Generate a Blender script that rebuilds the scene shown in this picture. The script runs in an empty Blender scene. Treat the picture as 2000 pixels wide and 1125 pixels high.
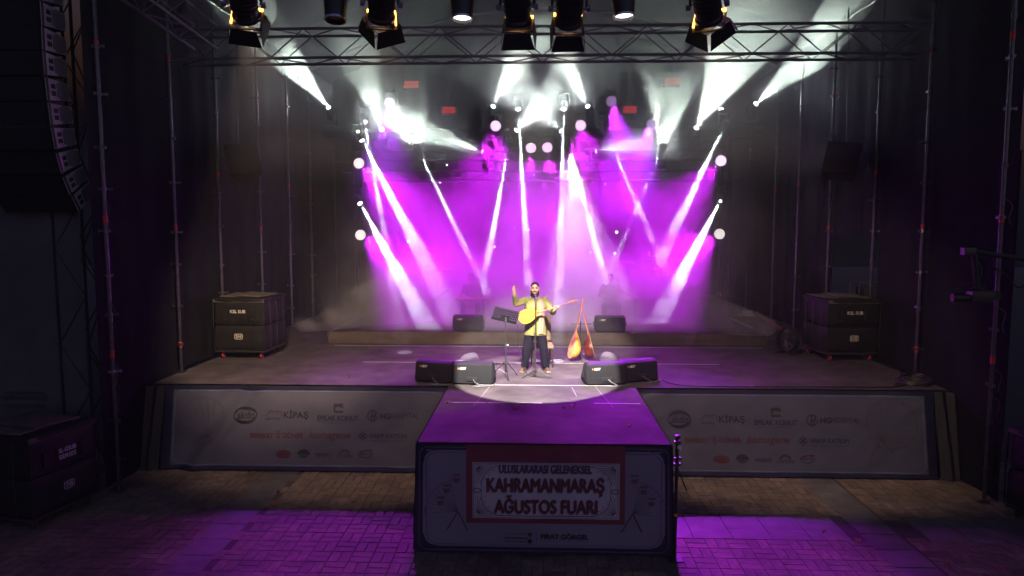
import bpy, bmesh, math, random
from mathutils import Vector, Matrix, Euler, Quaternion, noise
random.seed(11)
SC = bpy.context.scene
COL = SC.collection
R = math.radians
PI = math.pi

# ---------------------------------------------------------------- camera
CAM = Vector((-0.1, 0.0, 4.45)); PITCH = R(5.0); YAW = R(2.06); FPX = 1333.0
cam = bpy.data.objects.new('camera', bpy.data.cameras.new('camera')); COL.objects.link(cam)
cam.location = CAM; cam.rotation_euler = (PI/2 - PITCH, 0, YAW)
cam.data.lens = 24.0; cam.data.sensor_width = 36.0; cam.data.clip_end = 500.0
SC.camera = cam
# ---------------------------------------------------------------- night sky
world = bpy.data.worlds.new('World'); SC.world = world; world.use_nodes = True
wn = world.node_tree
sky = wn.nodes.new('ShaderNodeTexSky'); sky.sky_type = 'NISHITA'; sky.sun_disc = False
sky.sun_elevation = R(-4.0); sky.sun_rotation = R(150.0)
tint = wn.nodes.new('ShaderNodeVectorMath'); tint.operation = 'MULTIPLY'; tint.inputs[1].default_value = (0.82, 0.80, 1.25)   # night air
wn.links.new(sky.outputs[0], tint.inputs[0]); wn.links.new(tint.outputs[0], wn.nodes['Background'].inputs['Color'])
wn.nodes['Background'].inputs['Strength'].default_value = 3.0
# ---------------------------------------------------------------- exposure and sampling
SC.view_settings.view_transform = 'Standard'; SC.view_settings.look = 'None'
SC.view_settings.exposure = 0.0; SC.view_settings.gamma = 1.0
cy = SC.cycles
cy.transparent_max_bounces = 48; cy.volume_bounces = 0; cy.max_bounces = 3; cy.diffuse_bounces = 1
cy.glossy_bounces = 2; cy.transmission_bounces = 4; cy.use_denoising = True
cy.volume_step_rate = 4.0; cy.volume_max_steps = 64
cy.use_adaptive_sampling = True; cy.adaptive_threshold = 0.035; cy.adaptive_min_samples = 20
cy.sample_clamp_indirect = 4.0; cy.caustics_reflective = False; cy.caustics_refractive = False

# ---------------------------------------------------------------- helpers
_r = Vector((math.cos(YAW), math.sin(YAW), 0))
_f = Vector((-math.sin(YAW)*math.cos(PITCH), math.cos(YAW)*math.cos(PITCH), -math.sin(PITCH)))
_u = _r.cross(_f)
def _ray(u, v): return _f + _r*((u-1000.0)/FPX) - _u*((v-562.5)/FPX)
def at_y(u, v, y):
    d = _ray(u, v); return CAM + d*((y-CAM.y)/d.y)
def at_z(u, v, z):
    d = _ray(u, v); return CAM + d*((z-CAM.z)/d.z)
def at_x(u, v, x):
    d = _ray(u, v); return CAM + d*((x-CAM.x)/d.x)
def proj(p):
    q = Vector(p)-CAM; k = q.dot(_f); return 1000+FPX*q.dot(_r)/k, 562.5-FPX*q.dot(_u)/k, k

MATS = {}
def _nodes(m):
    m.use_nodes = True; nt = m.node_tree; return nt, nt.nodes, nt.links
def pm(name, col, rough=0.7, metal=0.0, var=0.18, scale=6.0, bump=0.0, bscale=60.0, emit=None, estr=0.0, spec=0.5, sheen=0.0, island=0.0, alpha=None, trans=0.0, detail=4, stain=0.0, sscale=0.8):
    """Principled surface: colour broken up by noise, optional fine relief."""
    if name in MATS: return MATS[name]
    m = bpy.data.materials.new(name); nt, N, L = _nodes(m); b = N['Principled BSDF']
    b.inputs['Roughness'].default_value = rough; b.inputs['Metallic'].default_value = metal
    b.inputs['Specular IOR Level'].default_value = spec
    if sheen: b.inputs['Sheen Weight'].default_value = sheen
    if trans: b.inputs['Transmission Weight'].default_value = trans
    if alpha is not None: b.inputs['Alpha'].default_value = alpha
    tc = N.new('ShaderNodeTexCoord')
    if var > 0:
        no = N.new('ShaderNodeTexNoise'); no.inputs['Scale'].default_value = scale; no.inputs['Detail'].default_value = detail
        L.new(tc.outputs['Object'], no.inputs['Vector'])
        mr = N.new('ShaderNodeMapRange'); mr.inputs['From Min'].default_value = 0.3; mr.inputs['From Max'].default_value = 0.7
        mr.inputs['To Min'].default_value = 1-var; mr.inputs['To Max'].default_value = 1+var
        L.new(no.outputs['Fac'], mr.inputs['Value'])
        fac = mr.outputs['Result']
        if island:
            oi = N.new('ShaderNodeObjectInfo'); ge = N.new('ShaderNodeNewGeometry'); ad = N.new('ShaderNodeMath'); ad.operation = 'ADD'
            L.new(oi.outputs['Random'], ad.inputs[0]); L.new(ge.outputs['Random Per Island'], ad.inputs[1])
            wnz = N.new('ShaderNodeTexWhiteNoise'); wnz.noise_dimensions = '1D'; L.new(ad.outputs[0], wnz.inputs['W'])
            m2 = N.new('ShaderNodeMapRange'); m2.inputs['To Min'].default_value = 1-island; m2.inputs['To Max'].default_value = 1+island
            L.new(wnz.outputs['Value'], m2.inputs['Value'])
            mm = N.new('ShaderNodeMath'); mm.operation = 'MULTIPLY'; L.new(fac, mm.inputs[0]); L.new(m2.outputs['Result'], mm.inputs[1]); fac = mm.outputs[0]
        if stain:
            gp = N.new('ShaderNodeNewGeometry'); n3 = N.new('ShaderNodeTexNoise'); n3.inputs['Scale'].default_value = sscale; n3.inputs['Detail'].default_value = 6; n3.inputs['Roughness'].default_value = 0.65
            L.new(gp.outputs['Position'], n3.inputs['Vector'])
            m3 = N.new('ShaderNodeMapRange'); m3.inputs['From Min'].default_value = 0.35; m3.inputs['From Max'].default_value = 0.62; m3.inputs['To Min'].default_value = 1-stain; m3.inputs['To Max'].default_value = 1+stain*0.4
            L.new(n3.outputs['Fac'], m3.inputs['Value'])
            mm3 = N.new('ShaderNodeMath'); mm3.operation = 'MULTIPLY'; L.new(fac, mm3.inputs[0]); L.new(m3.outputs['Result'], mm3.inputs[1]); fac = mm3.outputs[0]
        vm = N.new('ShaderNodeVectorMath'); vm.operation = 'SCALE'; vm.inputs[0].default_value = col
        L.new(fac, vm.inputs['Scale']); L.new(vm.outputs['Vector'], b.inputs['Base Color'])
        rr = N.new('ShaderNodeMapRange'); rr.inputs['To Min'].default_value = max(0.02, rough-0.1); rr.inputs['To Max'].default_value = min(1, rough+0.1)
        L.new(no.outputs['Fac'], rr.inputs['Value']); L.new(rr.outputs['Result'], b.inputs['Roughness'])
    else:
        b.inputs['Base Color'].default_value = (*col, 1)
    if bump > 0:
        n2 = N.new('ShaderNodeTexNoise'); n2.inputs['Scale'].default_value = bscale; n2.inputs['Detail'].default_value = 3
        L.new(tc.outputs['Object'], n2.inputs['Vector'])
        bp = N.new('ShaderNodeBump'); bp.inputs['Strength'].default_value = bump; bp.inputs['Distance'].default_value = 0.01
        L.new(n2.outputs['Fac'], bp.inputs['Height']); L.new(bp.outputs['Normal'], b.inputs['Normal'])
    if emit is not None:
        b.inputs['Emission Color'].default_value = (*emit, 1); b.inputs['Emission Strength'].default_value = estr
    MATS[name] = m
    return m

def link(o): COL.objects.link(o); return o
def mtx(o): return Matrix.LocRotScale(o.location, o.rotation_euler, None)
def wmtx(o):
    M = mtx(o)
    while o.parent: o = o.parent; M = mtx(o) @ M
    return M
def tag(o, label=None, cat=None, group=None, kind=None):
    if label: o['label'] = label
    if cat: o['category'] = cat
    if group: o['group'] = group
    if kind: o['kind'] = kind
    return o
def thing(name, label, cat, loc=(0, 0, 0), rotz=0.0, group=None):
    o = bpy.data.objects.new(name, None); link(o); o.location = loc; o.rotation_euler = (0, 0, rotz)
    o.empty_display_size = 0.1
    return tag(o, label, cat, group)
def copy_tree(o, parent=None):
    c = o.copy(); link(c); c.parent = parent
    for ch in list(o.children): copy_tree(ch, c)
    return c
def basis_z(d, up=(0, 0, 1)):
    """rotation matrix whose +Z looks along d"""
    z = Vector(d).normalized(); up = Vector(up)
    if abs(z.dot(up)) > 0.999: up = Vector((0, 1, 0))
    x = up.cross(z).normalized(); y = z.cross(x)
    return Matrix((x, y, z)).transposed()

WORK = bpy.data.scenes.new('work')          # a scratch scene so that text and fused bodies evaluate alone
def evaluated_mesh(ob):
    WORK.collection.objects.link(ob); vl = WORK.view_layers[0]; vl.update()
    me = bpy.data.meshes.new_from_object(ob.evaluated_get(vl.depsgraph))
    bpy.data.objects.remove(ob); return me
class MB:
    def __init__(s): s.v = []; s.f = []; s.mi = []; s.cur = 0
    def _add(s, vs, fs):
        o = len(s.v); s.v += [tuple(p) for p in vs]; s.f += [tuple(i+o for i in f) for f in fs]; s.mi += [s.cur]*len(fs); return s
    def bx(s, x0, x1, y0, y1, z0, z1, M=None):
        vs = [Vector((x, y, z)) for x in (x0, x1) for y in (y0, y1) for z in (z0, z1)]
        if M is not None: vs = [M @ p for p in vs]
        return s._add(vs, [(0, 1, 3, 2), (4, 6, 7, 5), (0, 4, 5, 1), (2, 3, 7, 6), (0, 2, 6, 4), (1, 5, 7, 3)])
    def box(s, c, d, M=None):
        return s.bx(c[0]-d[0]/2, c[0]+d[0]/2, c[1]-d[1]/2, c[1]+d[1]/2, c[2]-d[2]/2, c[2]+d[2]/2, M)
    def tube(s, pts, rad, n=8, caps=True):
        pts = [Vector(p) for p in pts]; k = len(pts)
        rads = rad if isinstance(rad, (list, tuple)) else [rad]*k
        vs = []; prev = None
        for i, p in enumerate(pts):
            t = (pts[min(i+1, k-1)]-pts[max(i-1, 0)])
            t = t.normalized() if t.length > 1e-9 else Vector((0, 0, 1))
            if prev is None:
                a = Vector((0, 0, 1)) if abs(t.z) < 0.9 else Vector((1, 0, 0))
                x = a.cross(t).normalized()
            else:
                x = (prev - t*prev.dot(t)); x = x.normalized() if x.length > 1e-6 else Vector((1, 0, 0))
            prev = x; y = t.cross(x)
            vs += [p + (x*math.cos(2*PI*j/n) + y*math.sin(2*PI*j/n))*rads[i] for j in range(n)]
        fs = []
        for i in range(k-1):
            for j in range(n):
                q = (j+1) % n; fs.append((i*n+j, i*n+q, (i+1)*n+q, (i+1)*n+j))
        if caps: fs.append(tuple(range(n))[::-1]); fs.append(tuple((k-1)*n+j for j in range(n)))
        return s._add(vs, fs)
    def lathe(s, prof, n=16, M=None, closed=False):
        """profile of (radius, z)"""
        vs = []
        for r, z in prof: vs += [Vector((r*math.cos(2*PI*j/n), r*math.sin(2*PI*j/n), z)) for j in range(n)]
        if M is not None: vs = [M @ p for p in vs]
        k = len(prof); fs = []
        for i in range(k-1 if not closed else k):
            i2 = (i+1) % k
            for j in range(n):
                q = (j+1) % n; fs.append((i*n+j, i*n+q, i2*n+q, i2*n+j))
        if not closed:
            if prof[0][0] > 1e-5: fs.append(tuple(range(n))[::-1])
            if prof[-1][0] > 1e-5: fs.append(tuple((k-1)*n+j for j in range(n)))
        return s._add(vs, fs)
    def torus(s, R0, r, M=None, n=24, m=8):
        return s.lathe([(R0+r*math.cos(2*PI*i/m), r*math.sin(2*PI*i/m)) for i in range(m)], n, M, closed=True)
    def prism(s, pts, d0, d1, M=None):
        """2D outline (x, z) pushed along y from d0 to d1"""
        k = len(pts); vs = [Vector((x, d0, z)) for x, z in pts]+[Vector((x, d1, z)) for x, z in pts]
        if M is not None: vs = [M @ p for p in vs]
        fs = [tuple(range(k)), tuple(range(k, 2*k))[::-1]]+[(i, k+i, k+(i+1) % k, (i+1) % k) for i in range(k)]
        return s._add(vs, fs)
    def grid(s, nu, nv, fn):
        vs = [fn(i/nu, j/nv) for j in range(nv+1) for i in range(nu+1)]
        fs = [(j*(nu+1)+i, j*(nu+1)+i+1, (j+1)*(nu+1)+i+1, (j+1)*(nu+1)+i) for j in range(nv) for i in range(nu)]
        return s._add(vs, fs)
    def build(s, name, mat, parent=None, smooth=True, world=False, bevel=0.0, fix=True, ang=35):
        me = bpy.data.meshes.new(name)
        vs = s.v
        if world and parent is not None:
            Mi = wmtx(parent).inverted(); vs = [tuple(Mi @ Vector(p)) for p in vs]
        me.from_pydata(vs, [], s.f)
        mats = mat if isinstance(mat, (list, tuple)) else [mat]
        for m in mats: me.materials.append(m)
        if len(mats) > 1: me.polygons.foreach_set('material_index', s.mi)
        if fix or bevel:
            bm = bmesh.new(); bm.from_mesh(me)
            bmesh.ops.remove_doubles(bm, verts=bm.verts, dist=1e-6)
            bmesh.ops.recalc_face_normals(bm, faces=bm.faces)
            if bevel: bmesh.ops.bevel(bm, geom=[e for e in bm.edges if e.is_manifold and e.calc_face_angle(0) > 0.6], offset=bevel, segments=2, affect='EDGES', profile=0.7)
            bm.to_mesh(me); bm.free()
        if smooth:
            me.polygons.foreach_set('use_smooth', [True]*len(me.polygons)); me.set_sharp_from_angle(angle=R(ang))
        o = link(bpy.data.objects.new(name, me)); o.parent = parent
        return o

def arc(c, r, a0, a1, n, plane='xz'):
    out = []
    for i in range(n+1):
        a = a0+(a1-a0)*i/n
        out.append((c[0]+r*math.cos(a), c[1], c[2]+r*math.sin(a)) if plane == 'xz' else (c[0]+r*math.cos(a), c[1]+r*math.sin(a), c[2]))
    return out
def spline(pts, n=8):
    P = [Vector(p) for p in pts]; out = []
    for i in range(len(P)-1):
        p0, p1, p2, p3 = P[max(i-1, 0)], P[i], P[i+1], P[min(i+2, len(P)-1)]
        for k in range(n):
            t = k/n
            out.append(0.5*((2*p1)+(p2-p0)*t+(2*p0-5*p1+4*p2-p3)*t*t+(3*p1-p0-3*p2+p3)*t**3))
    out.append(P[-1]); return out

# ---- flat print: 2D shapes in (x, z) laid on a surface y = surf(x, z)
_TXT = {}
def glyphs(s, shear=0.0):
    key = (s, shear)
    if key in _TXT: return _TXT[key]
    cu = bpy.data.curves.new('lettering', 'FONT'); cu.body = s; cu.resolution_u = 4; cu.shear = shear
    me = evaluated_mesh(bpy.data.objects.new('lettering', cu))
    vs = [(p.co.x, p.co.y) for p in me.vertices]; fs = [tuple(p.vertices) for p in me.polygons]
    bpy.data.curves.remove(cu); bpy.data.meshes.remove(me)
    _TXT[key] = (vs, fs); return _TXT[key]
class Flat:
    def __init__(s, surf): s.v = []; s.f = []; s.surf = surf
    def poly(s, pts):
        o = len(s.v); s.v += [tuple(p) for p in pts]; s.f.append(tuple(range(o, o+len(pts)))); return s
    def quads(s, A, B, closed=False):
        o = len(s.v); n = len(A); s.v += [tuple(p) for p in A]+[tuple(p) for p in B]
        for i in range(n if closed else n-1):
            j = (i+1) % n; s.f.append((o+i, o+j, o+n+j, o+n+i))
        return s
    def rect(s, x0, x1, z0, z1): return s.poly([(x0, z0), (x1, z0), (x1, z1), (x0, z1)])
    def ribbon(s, pts, w, closed=False):
        n = len(pts); A = []; B = []
        for i in range(n):
            a = pts[(i-1) % n] if (closed or i > 0) else pts[i]; b = pts[(i+1) % n] if (closed or i < n-1) else pts[i]
            dx, dz = b[0]-a[0], b[1]-a[1]; l = math.hypot(dx, dz) or 1; nx, nz = -dz/l*w/2, dx/l*w/2
            A.append((pts[i][0]+nx, pts[i][1]+nz)); B.append((pts[i][0]-nx, pts[i][1]-nz))
        return s.quads(A, B, closed)
    def ring(s, cx, cz, rx, rz, w, n=32, a0=0, a1=2*PI):
        pts = [(cx+rx*math.cos(a0+(a1-a0)*i/n), cz+rz*math.sin(a0+(a1-a0)*i/n)) for i in range(n+(abs(a1-a0) < 6.28))]
        return s.ribbon(pts, w, closed=abs(a1-a0) > 6.28)
    def disc(s, cx, cz, rx, rz, n=24): return s.poly([(cx+rx*math.cos(2*PI*i/n), cz+rz*math.sin(2*PI*i/n)) for i in range(n)])
    def text(s, body, x0, x1, z0, z1, shear=0.0, bold=0.0):
        vs, fs = glyphs(body, shear)
        ax = min(p[0] for p in vs); bx = max(p[0] for p in vs); az = min(p[1] for p in vs); bz = max(p[1] for p in vs)
        for dx, dz in ([(0, 0)] if not bold else [(-bold, 0), (bold, 0), (0, bold), (0, -bold)]):
            o = len(s.v)
            s.v += [(x0+dx+(p[0]-ax)/(bx-ax)*(x1-x0), z0+dz+(p[1]-az)/(bz-az)*(z1-z0)) for p in vs]
            s.f += [tuple(i+o for i in f) for f in fs]
        return s
    def build(s, name, mat, parent, lift=0.004):
        me = bpy.data.meshes.new(name)
        vs = []
        for i, (x, z) in enumerate(s.v):
            p = s.surf(x, z); vs.append((p[0], p[1]-lift, p[2]))
        me.from_pydata(vs, [], s.f); me.materials.append(mat)
        o = link(bpy.data.objects.new(name, me)); o.parent = parent; return o

# ---- smoke and haze
def vol_mat(name, dens, color=(0.92, 0.92, 0.95), aniso=0.0, noise_scale=None, lo=0.35, hi=0.65, floor=0.15, axis=None, length=1.0, fade=None, start=None, start_v=0.25, detail=3.0, box=None):
    m = bpy.data.materials.new(name); nt, N, L = _nodes(m); N.clear()
    out = N.new('ShaderNodeOutputMaterial'); v = N.new('ShaderNodeVolumePrincipled'); L.new(v.outputs[0], out.inputs['Volume'])
    v.inputs['Color'].default_value = (*color, 1); v.inputs['Density'].default_value = dens; v.inputs['Anisotropy'].default_value = aniso
    if noise_scale is None: return m
    tc = N.new('ShaderNodeTexCoord')
    no = N.new('ShaderNodeTexNoise'); no.inputs['Scale'].default_value = noise_scale; no.inputs['Detail'].default_value = detail
    mp = N.new('ShaderNodeMapping'); mp.inputs['Location'].default_value = (random.uniform(-20, 20), random.uniform(-20, 20), random.uniform(-20, 20))
    L.new(tc.outputs['Object'], mp.inputs['Vector']); L.new(mp.outputs['Vector'], no.inputs['Vector'])
    mr = N.new('ShaderNodeMapRange'); mr.inputs['From Min'].default_value = lo; mr.inputs['From Max'].default_value = hi
    mr.inputs['To Min'].default_value = floor*dens; mr.inputs['To Max'].default_value = dens
    L.new(no.outputs['Fac'], mr.inputs['Value']); cur = mr.outputs['Result']
    def mul(a, b):
        mu = N.new('ShaderNodeMath'); mu.operation = 'MULTIPLY'; L.new(a, mu.inputs[0]); L.new(b, mu.inputs[1]); return mu.outputs[0]
    sx = N.new('ShaderNodeSeparateXYZ'); L.new(tc.outputs['Object'], sx.inputs[0])
    def ramp(sock, a, b, va, vb):
        r_ = N.new('ShaderNodeMapRange'); r_.interpolation_type = 'SMOOTHSTEP'
        r_.inputs['From Min'].default_value = a; r_.inputs['From Max'].default_value = b; r_.inputs['To Min'].default_value = va; r_.inputs['To Max'].default_value = vb
        L.new(sock, r_.inputs['Value']); return r_.outputs['Result']
    if axis:
        # wispy end: the noise pushes the end of the smoke back and forth
        ad = N.new('ShaderNodeMath'); ad.operation = 'MULTIPLY_ADD'; ad.inputs[1].default_value = length*0.9; 
        sb = N.new('ShaderNodeMath'); sb.operation = 'SUBTRACT'; L.new(no.outputs['Fac'], sb.inputs[0]); sb.inputs[1].default_value = 0.5
        L.new(sb.outputs[0], ad.inputs[0]); L.new(sx.outputs['Z'], ad.inputs[2])
        f0, f1 = fade
        cur = mul(cur, ramp(ad.outputs[0], f0*length, f1*length, 1, 0))
        cur = mul(cur, ramp(sx.outputs['Z'], 0.93*length, 0.995*length, 1, 0))
        if start: cur = mul(cur, ramp(sx.outputs['Z'], 0.0, start*length, start_v, 1))  # smoke shaped denser along the beam to offset the lamp's falloff
    if box:
        for k, (a, b, fa, fb) in zip('XYZ', box):
            cur = mul(cur, ramp(sx.outputs[k], a, a+fa, 0, 1)); cur = mul(cur, ramp(sx.outputs[k], b-fb, b, 1, 0))
    L.new(cur, v.inputs['Density'])
    return m
SH = 1.55            # stage height
# ---------------------------------------------------------------- materials
M_PAVER = pm('clay paver', (0.155, 0.112, 0.09), 0.75, var=0.3, scale=9, bump=0.5, bscale=90, island=0.2, stain=0.45, sscale=0.9)
M_SLAB = pm('grey paver', (0.115, 0.105, 0.11), 0.65, var=0.25, scale=4, bump=0.3, bscale=120, island=0.12, stain=0.4, sscale=0.9)
M_GROUND = pm('sand joint', (0.05, 0.042, 0.035), 0.95, var=0.3, scale=3, bump=0.3)
M_CARPET = pm('stage carpet', (0.078, 0.066, 0.068), 0.95, var=0.22, scale=3.0, bump=0.9, bscale=160, spec=0.15, detail=8, stain=0.35, sscale=1.4)
M_BLACK = pm('black paint', (0.015, 0.015, 0.017), 0.6, var=0.25)
M_SKIRT = pm('brown fabric', (0.075, 0.055, 0.045), 0.9, var=0.2, scale=5, bump=0.3, sheen=0.2)
M_DRAPE = pm('black drape', (0.0085, 0.0088, 0.013), 0.92, var=0.3, scale=1.2, bump=0.25, bscale=40, spec=0.1)
M_SCRIM = pm('grey scrim', (0.075, 0.075, 0.085), 0.9, var=0.2, scale=1.5, spec=0.2)
M_ROOF = pm('roof membrane', (0.016, 0.016, 0.018), 0.9, var=0.2, scale=0.6, spec=0.2)
M_STEEL = pm('galvanised tube', (0.10, 0.10, 0.115), 0.38, 0.85, var=0.22, scale=9)
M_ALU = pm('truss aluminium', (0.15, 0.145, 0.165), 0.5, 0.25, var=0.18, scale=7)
M_ALUD = pm('shaded truss aluminium', (0.007, 0.007, 0.008), 0.8, 0.0, var=0.18, scale=7)  # aluminium darkened in colour so the rear trusses and towers look unlit
M_RED = pm('red tape', (0.55, 0.03, 0.02), 0.6, var=0.15)
M_TAPE = pm('white tape', (0.5, 0.47, 0.5), 0.7, var=0.2, scale=20)
M_CASE = pm('black cover cloth', (0.011, 0.0105, 0.011), 0.62, var=0.35, scale=5, bump=0.5, bscale=14, spec=0.25)
M_CASETOP = pm('dusty cover top', (0.085, 0.07, 0.055), 0.8, var=0.4, scale=7, bump=0.3)
M_PLAST = pm('black plastic', (0.02, 0.02, 0.022), 0.45, var=0.2, scale=12)
M_GREYPL = pm('dark grey textured paint', (0.017, 0.0175, 0.019), 0.6, var=0.15, scale=18, bump=0.6, bscale=220, spec=0.15)
M_GRILLE = pm('speaker grille', (0.012, 0.012, 0.014), 0.55, 0.4, var=0.2, scale=40, bump=0.7, bscale=300)
M_PANEL = pm('speaker side panel', (0.16, 0.155, 0.165), 0.6, var=0.2, scale=15)
M_WHITE = pm('white print', (0.72, 0.70, 0.66), 0.6, var=0.12)
M_RUBBER = pm('rubber', (0.03, 0.03, 0.03), 0.8, var=0.2)
M_REDWHEEL = pm('red polyurethane', (0.5, 0.05, 0.06), 0.5, var=0.2)
M_CHROME = pm('chrome', (0.6, 0.6, 0.62), 0.22, 1.0, var=0.1)
M_DARKMET = pm('dark metal', (0.05, 0.05, 0.055), 0.4, 0.6, var=0.2)
M_CABLE = pm('black cable', (0.012, 0.012, 0.013), 0.5, var=0.0)
M_ORANGE = pm('orange print', (0.75, 0.28, 0.04), 0.6, var=0.1)
M_LEAF = pm('dry leaf', (0.26, 0.11, 0.04), 0.8, var=0.3, scale=30)

# ---------------------------------------------------------------- ground and paving
g = MB().bx(-60, 60, -40, 80, -0.5, -0.012).build('ground', M_GROUND, smooth=False); tag(g, kind='structure')
def brick_mesh(lx, ly, name):
    c = 0.006; t = 0.0; b = -0.011
    mb = MB()
    x, y = lx/2, ly/2
    vs = [(-x, -y, b), (x, -y, b), (x, y, b), (-x, y, b), (-x, -y, t-c*0.7), (x, -y, t-c*0.7), (x, y, t-c*0.7), (-x, y, t-c*0.7), (-x+c, -y+c, t), (x-c, -y+c, t), (x-c, y-c, t), (-x+c, y-c, t)]
    fs = [(8, 9, 10, 11)]+[(i, (i+1) % 4, 4+(i+1) % 4, 4+i) for i in range(4)]+[(4+i, 4+(i+1) % 4, 8+(i+1) % 4, 8+i) for i in range(4)]
    return vs, fs
U = 0.29
BRK = brick_mesh(U-0.008, U/2-0.008, 'paver'); SLB = brick_mesh(0.555, 0.49, 'slab')
pieces = []      # (x, y, quarter turn, is slab)
LANES_X = [(-5.02, -4.45), (4.62, 5.19)]
CROSS = (9.66, 10.32)
ny0, ny1 = int(3.3/U), int(13.2/U)
def in_lane(x, y, pad):
    for a, b in LANES_X:
        if a-pad < x < b+pad: return True
    return CROSS[0]-pad < y < CROSS[1]+pad and x > 1.5
for i in range(-41, 42):
    for j in range(ny0, ny1):
        cx, cyy = (i+0.5)*U, (j+0.5)*U
        if cyy > 12.6 and abs(cx) < 7.2: continue
        for k in (-1, 1):
            if (i+j) % 2: x, y, q = cx, cyy+k*U/4, 0
            else: x, y, q = cx+k*U/4, cyy, 1
            if not in_lane(x, y, -0.02): pieces.append((x, y, q, False))
for a, b in LANES_X:
    for j in range(7, 27): pieces.append(((a+b)/2, j*0.498+0.1, 0, True))
for i in range(0, 22):
    x = 1.9+i*0.563
    if not any(a-0.2 < x < b+0.2 for a, b in LANES_X):
        for y in (CROSS[0]+0.16, CROSS[1]-0.16): pieces.append((x, y, 0, True))
def seen(x, y):
    u, v, k = proj((x, y, 0))
    if not (-20 < u < 2020 and v < 1140 and k > 0): return 0
    if abs(x) < 1.75 and y > 8.9: return 0
    if abs(x) > 6.7 and y < 11: return 0
    return 1.0/k**3
ranked = sorted(range(len(pieces)), key=lambda n: -seen(pieces[n][0], pieces[n][1]))
near = set(ranked[:300])
brick_me = bpy.data.meshes.new('paver'); brick_me.from_pydata(BRK[0], [], BRK[1]); brick_me.materials.append(M_PAVER)
slab_me = bpy.data.meshes.new('paving_slab'); slab_me.from_pydata(SLB[0], [], SLB[1]); slab_me.materials.append(M_SLAB)
fb, fs_ = MB(), MB()
for n, (x, y, q, sl) in enumerate(pieces):
    dz = random.gauss(0, 0.0013); tx, ty = random.gauss(0, 0.004), random.gauss(0, 0.004); rz = q*PI/2+random.gauss(0, 0.006)
    if n in near:
        o = link(bpy.data.objects.new('paving_slab' if sl else 'paver', slab_me if sl else brick_me)); o.parent = g
        o.location = (x, y, dz); o.rotation_euler = (tx, ty, rz)
    else:
        Mx = Matrix.Translation((x, y, dz)) @ Euler((tx, ty, rz)).to_matrix().to_4x4()
        src = SLB if sl else BRK
        (fs_ if sl else fb)._add([Mx @ Vector(p) for p in src[0]], src[1])
tag(fb.build('paver_field', M_PAVER, g, smooth=False, fix=False), kind='stuff')
tag(fs_.build('paving_slab_field', M_SLAB, g, smooth=False, fix=False), kind='stuff')

# ---------------------------------------------------------------- stage
stage = thing('stage', 'wide low stage with dark carpet and a runway projecting from its centre', 'stage', (0, 12.35, 0))
def deck_grid(x0, x1, y0, y1, z, amp=0.004):
    mb = MB()
    mb.grid(max(2, int((x1-x0)*5)), max(2, int((y1-y0)*5)), lambda a, b: (x0+(x1-x0)*a, y0+(y1-y0)*b, z+amp*noise.noise((x0+(x1-x0)*a*1.3, y0+(y1-y0)*b*1.3, 3))))
    return mb
deck_grid(-7.3, 7.3, 12.35, 26, SH).build('deck_carpet', M_CARPET, stage, world=True, fix=False)
deck_grid(-1.71, 1.71, 9.02, 12.36, SH+0.004).build('runway_carpet', M_CARPET, stage, world=True, fix=False)
MB().bx(-7.28, 7.28, 12.37, 25.98, 0.02, SH-0.012).build('platform', M_BLACK, stage, world=True, smooth=False)
MB().bx(-1.69, 1.69, 9.04, 12.36, 0.02, SH-0.012).build('runway_platform', M_BLACK, stage, world=True, smooth=False)
for x0, x1, y, w in [(-3.86, 3.80, 14.5, 0.02), (-1.2, 1.3, 12.42, 0.03), (-1.62, -0.93, 11.13, 0.03), (-0.9, 0.0, 11.13, 0.03), (0.86, 1.62, 11.15, 0.03), (-5.1, 5.4, 16.55, 0.018)]:
    MB().bx(x0, x1, y-w/2, y+w/2, SH+0.009, SH+0.012).build('tape_strip', M_TAPE, stage, world=True, smooth=False)
for xa, ya, xb, yb in [(-0.95, 12.3, -1.12, 10.9), (0.98, 12.35, 1.15, 10.9), (0.55, 12.3, 0.6, 11.6)]:
    d = Vector((yb-ya, -(xb-xa), 0)).normalized()*0.006
    MB()._add([(xa-d.x, ya-d.y, SH+0.010), (xa+d.x, ya+d.y, SH+0.010), (xb+d.x, yb+d.y, SH+0.010), (xb-d.x, yb-d.y, SH+0.010)], [(0, 1, 2, 3)]).build('carpet_seam', pm('pale seam', (0.22, 0.2, 0.22), 0.9, var=0.3, scale=30), stage, world=True, smooth=False)
# black hem cloths at both ends of the stage front
for s in (-1, 1):
    def hem(a, b, s=s):
        x = s*(7.06+0.30*a); z = 0.02+1.5*b
        return (x, 12.30-0.28*(1-b)+0.05*math.sin(a*9+b*2)-0.1*a*(1-b), z)
    MB().grid(10, 10, hem).build('end_cloth', pm('grey hem', (0.018, 0.018, 0.022), 0.9, var=0.2), stage, world=True)
# low riser with a draped skirt
riser = thing('riser', 'low band platform with brown draped fabric skirt at the rear of the stage', 'platform', (0.1, 17, SH))
RZ = SH+0.27
deck_grid(-5.3, 5.55, 17.02, 23.7, RZ).build('deck', M_CARPET, riser, world=True, fix=False)
MB().bx(-5.28, 5.53, 17.04, 23.68, SH+0.01, RZ-0.012).build('platform', M_BLACK, riser, world=True, smooth=False)
def skirt(a, b):
    x = -5.33+10.91*a; e = min(a, 1-a)
    fold = 0.035*math.sin(a*21+2*b)+0.03*math.sin(a*53+1.5)*(1-b)+0.02*noise.noise((x*1.5, b*2, 0))
    sag = 0.05*math.sin((a*7+b*1.7)*2)*(1-abs(2*b-1))
    return (x, 17.0-0.10*(1-b)-abs(fold)*0.8-abs(sag)*0.5-(0.03 if e < 0.02 else 0), SH+0.006+(RZ-SH+0.012)*b)
MB().grid(160, 8, skirt).build('skirt', M_SKIRT, riser, world=True)
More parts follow.
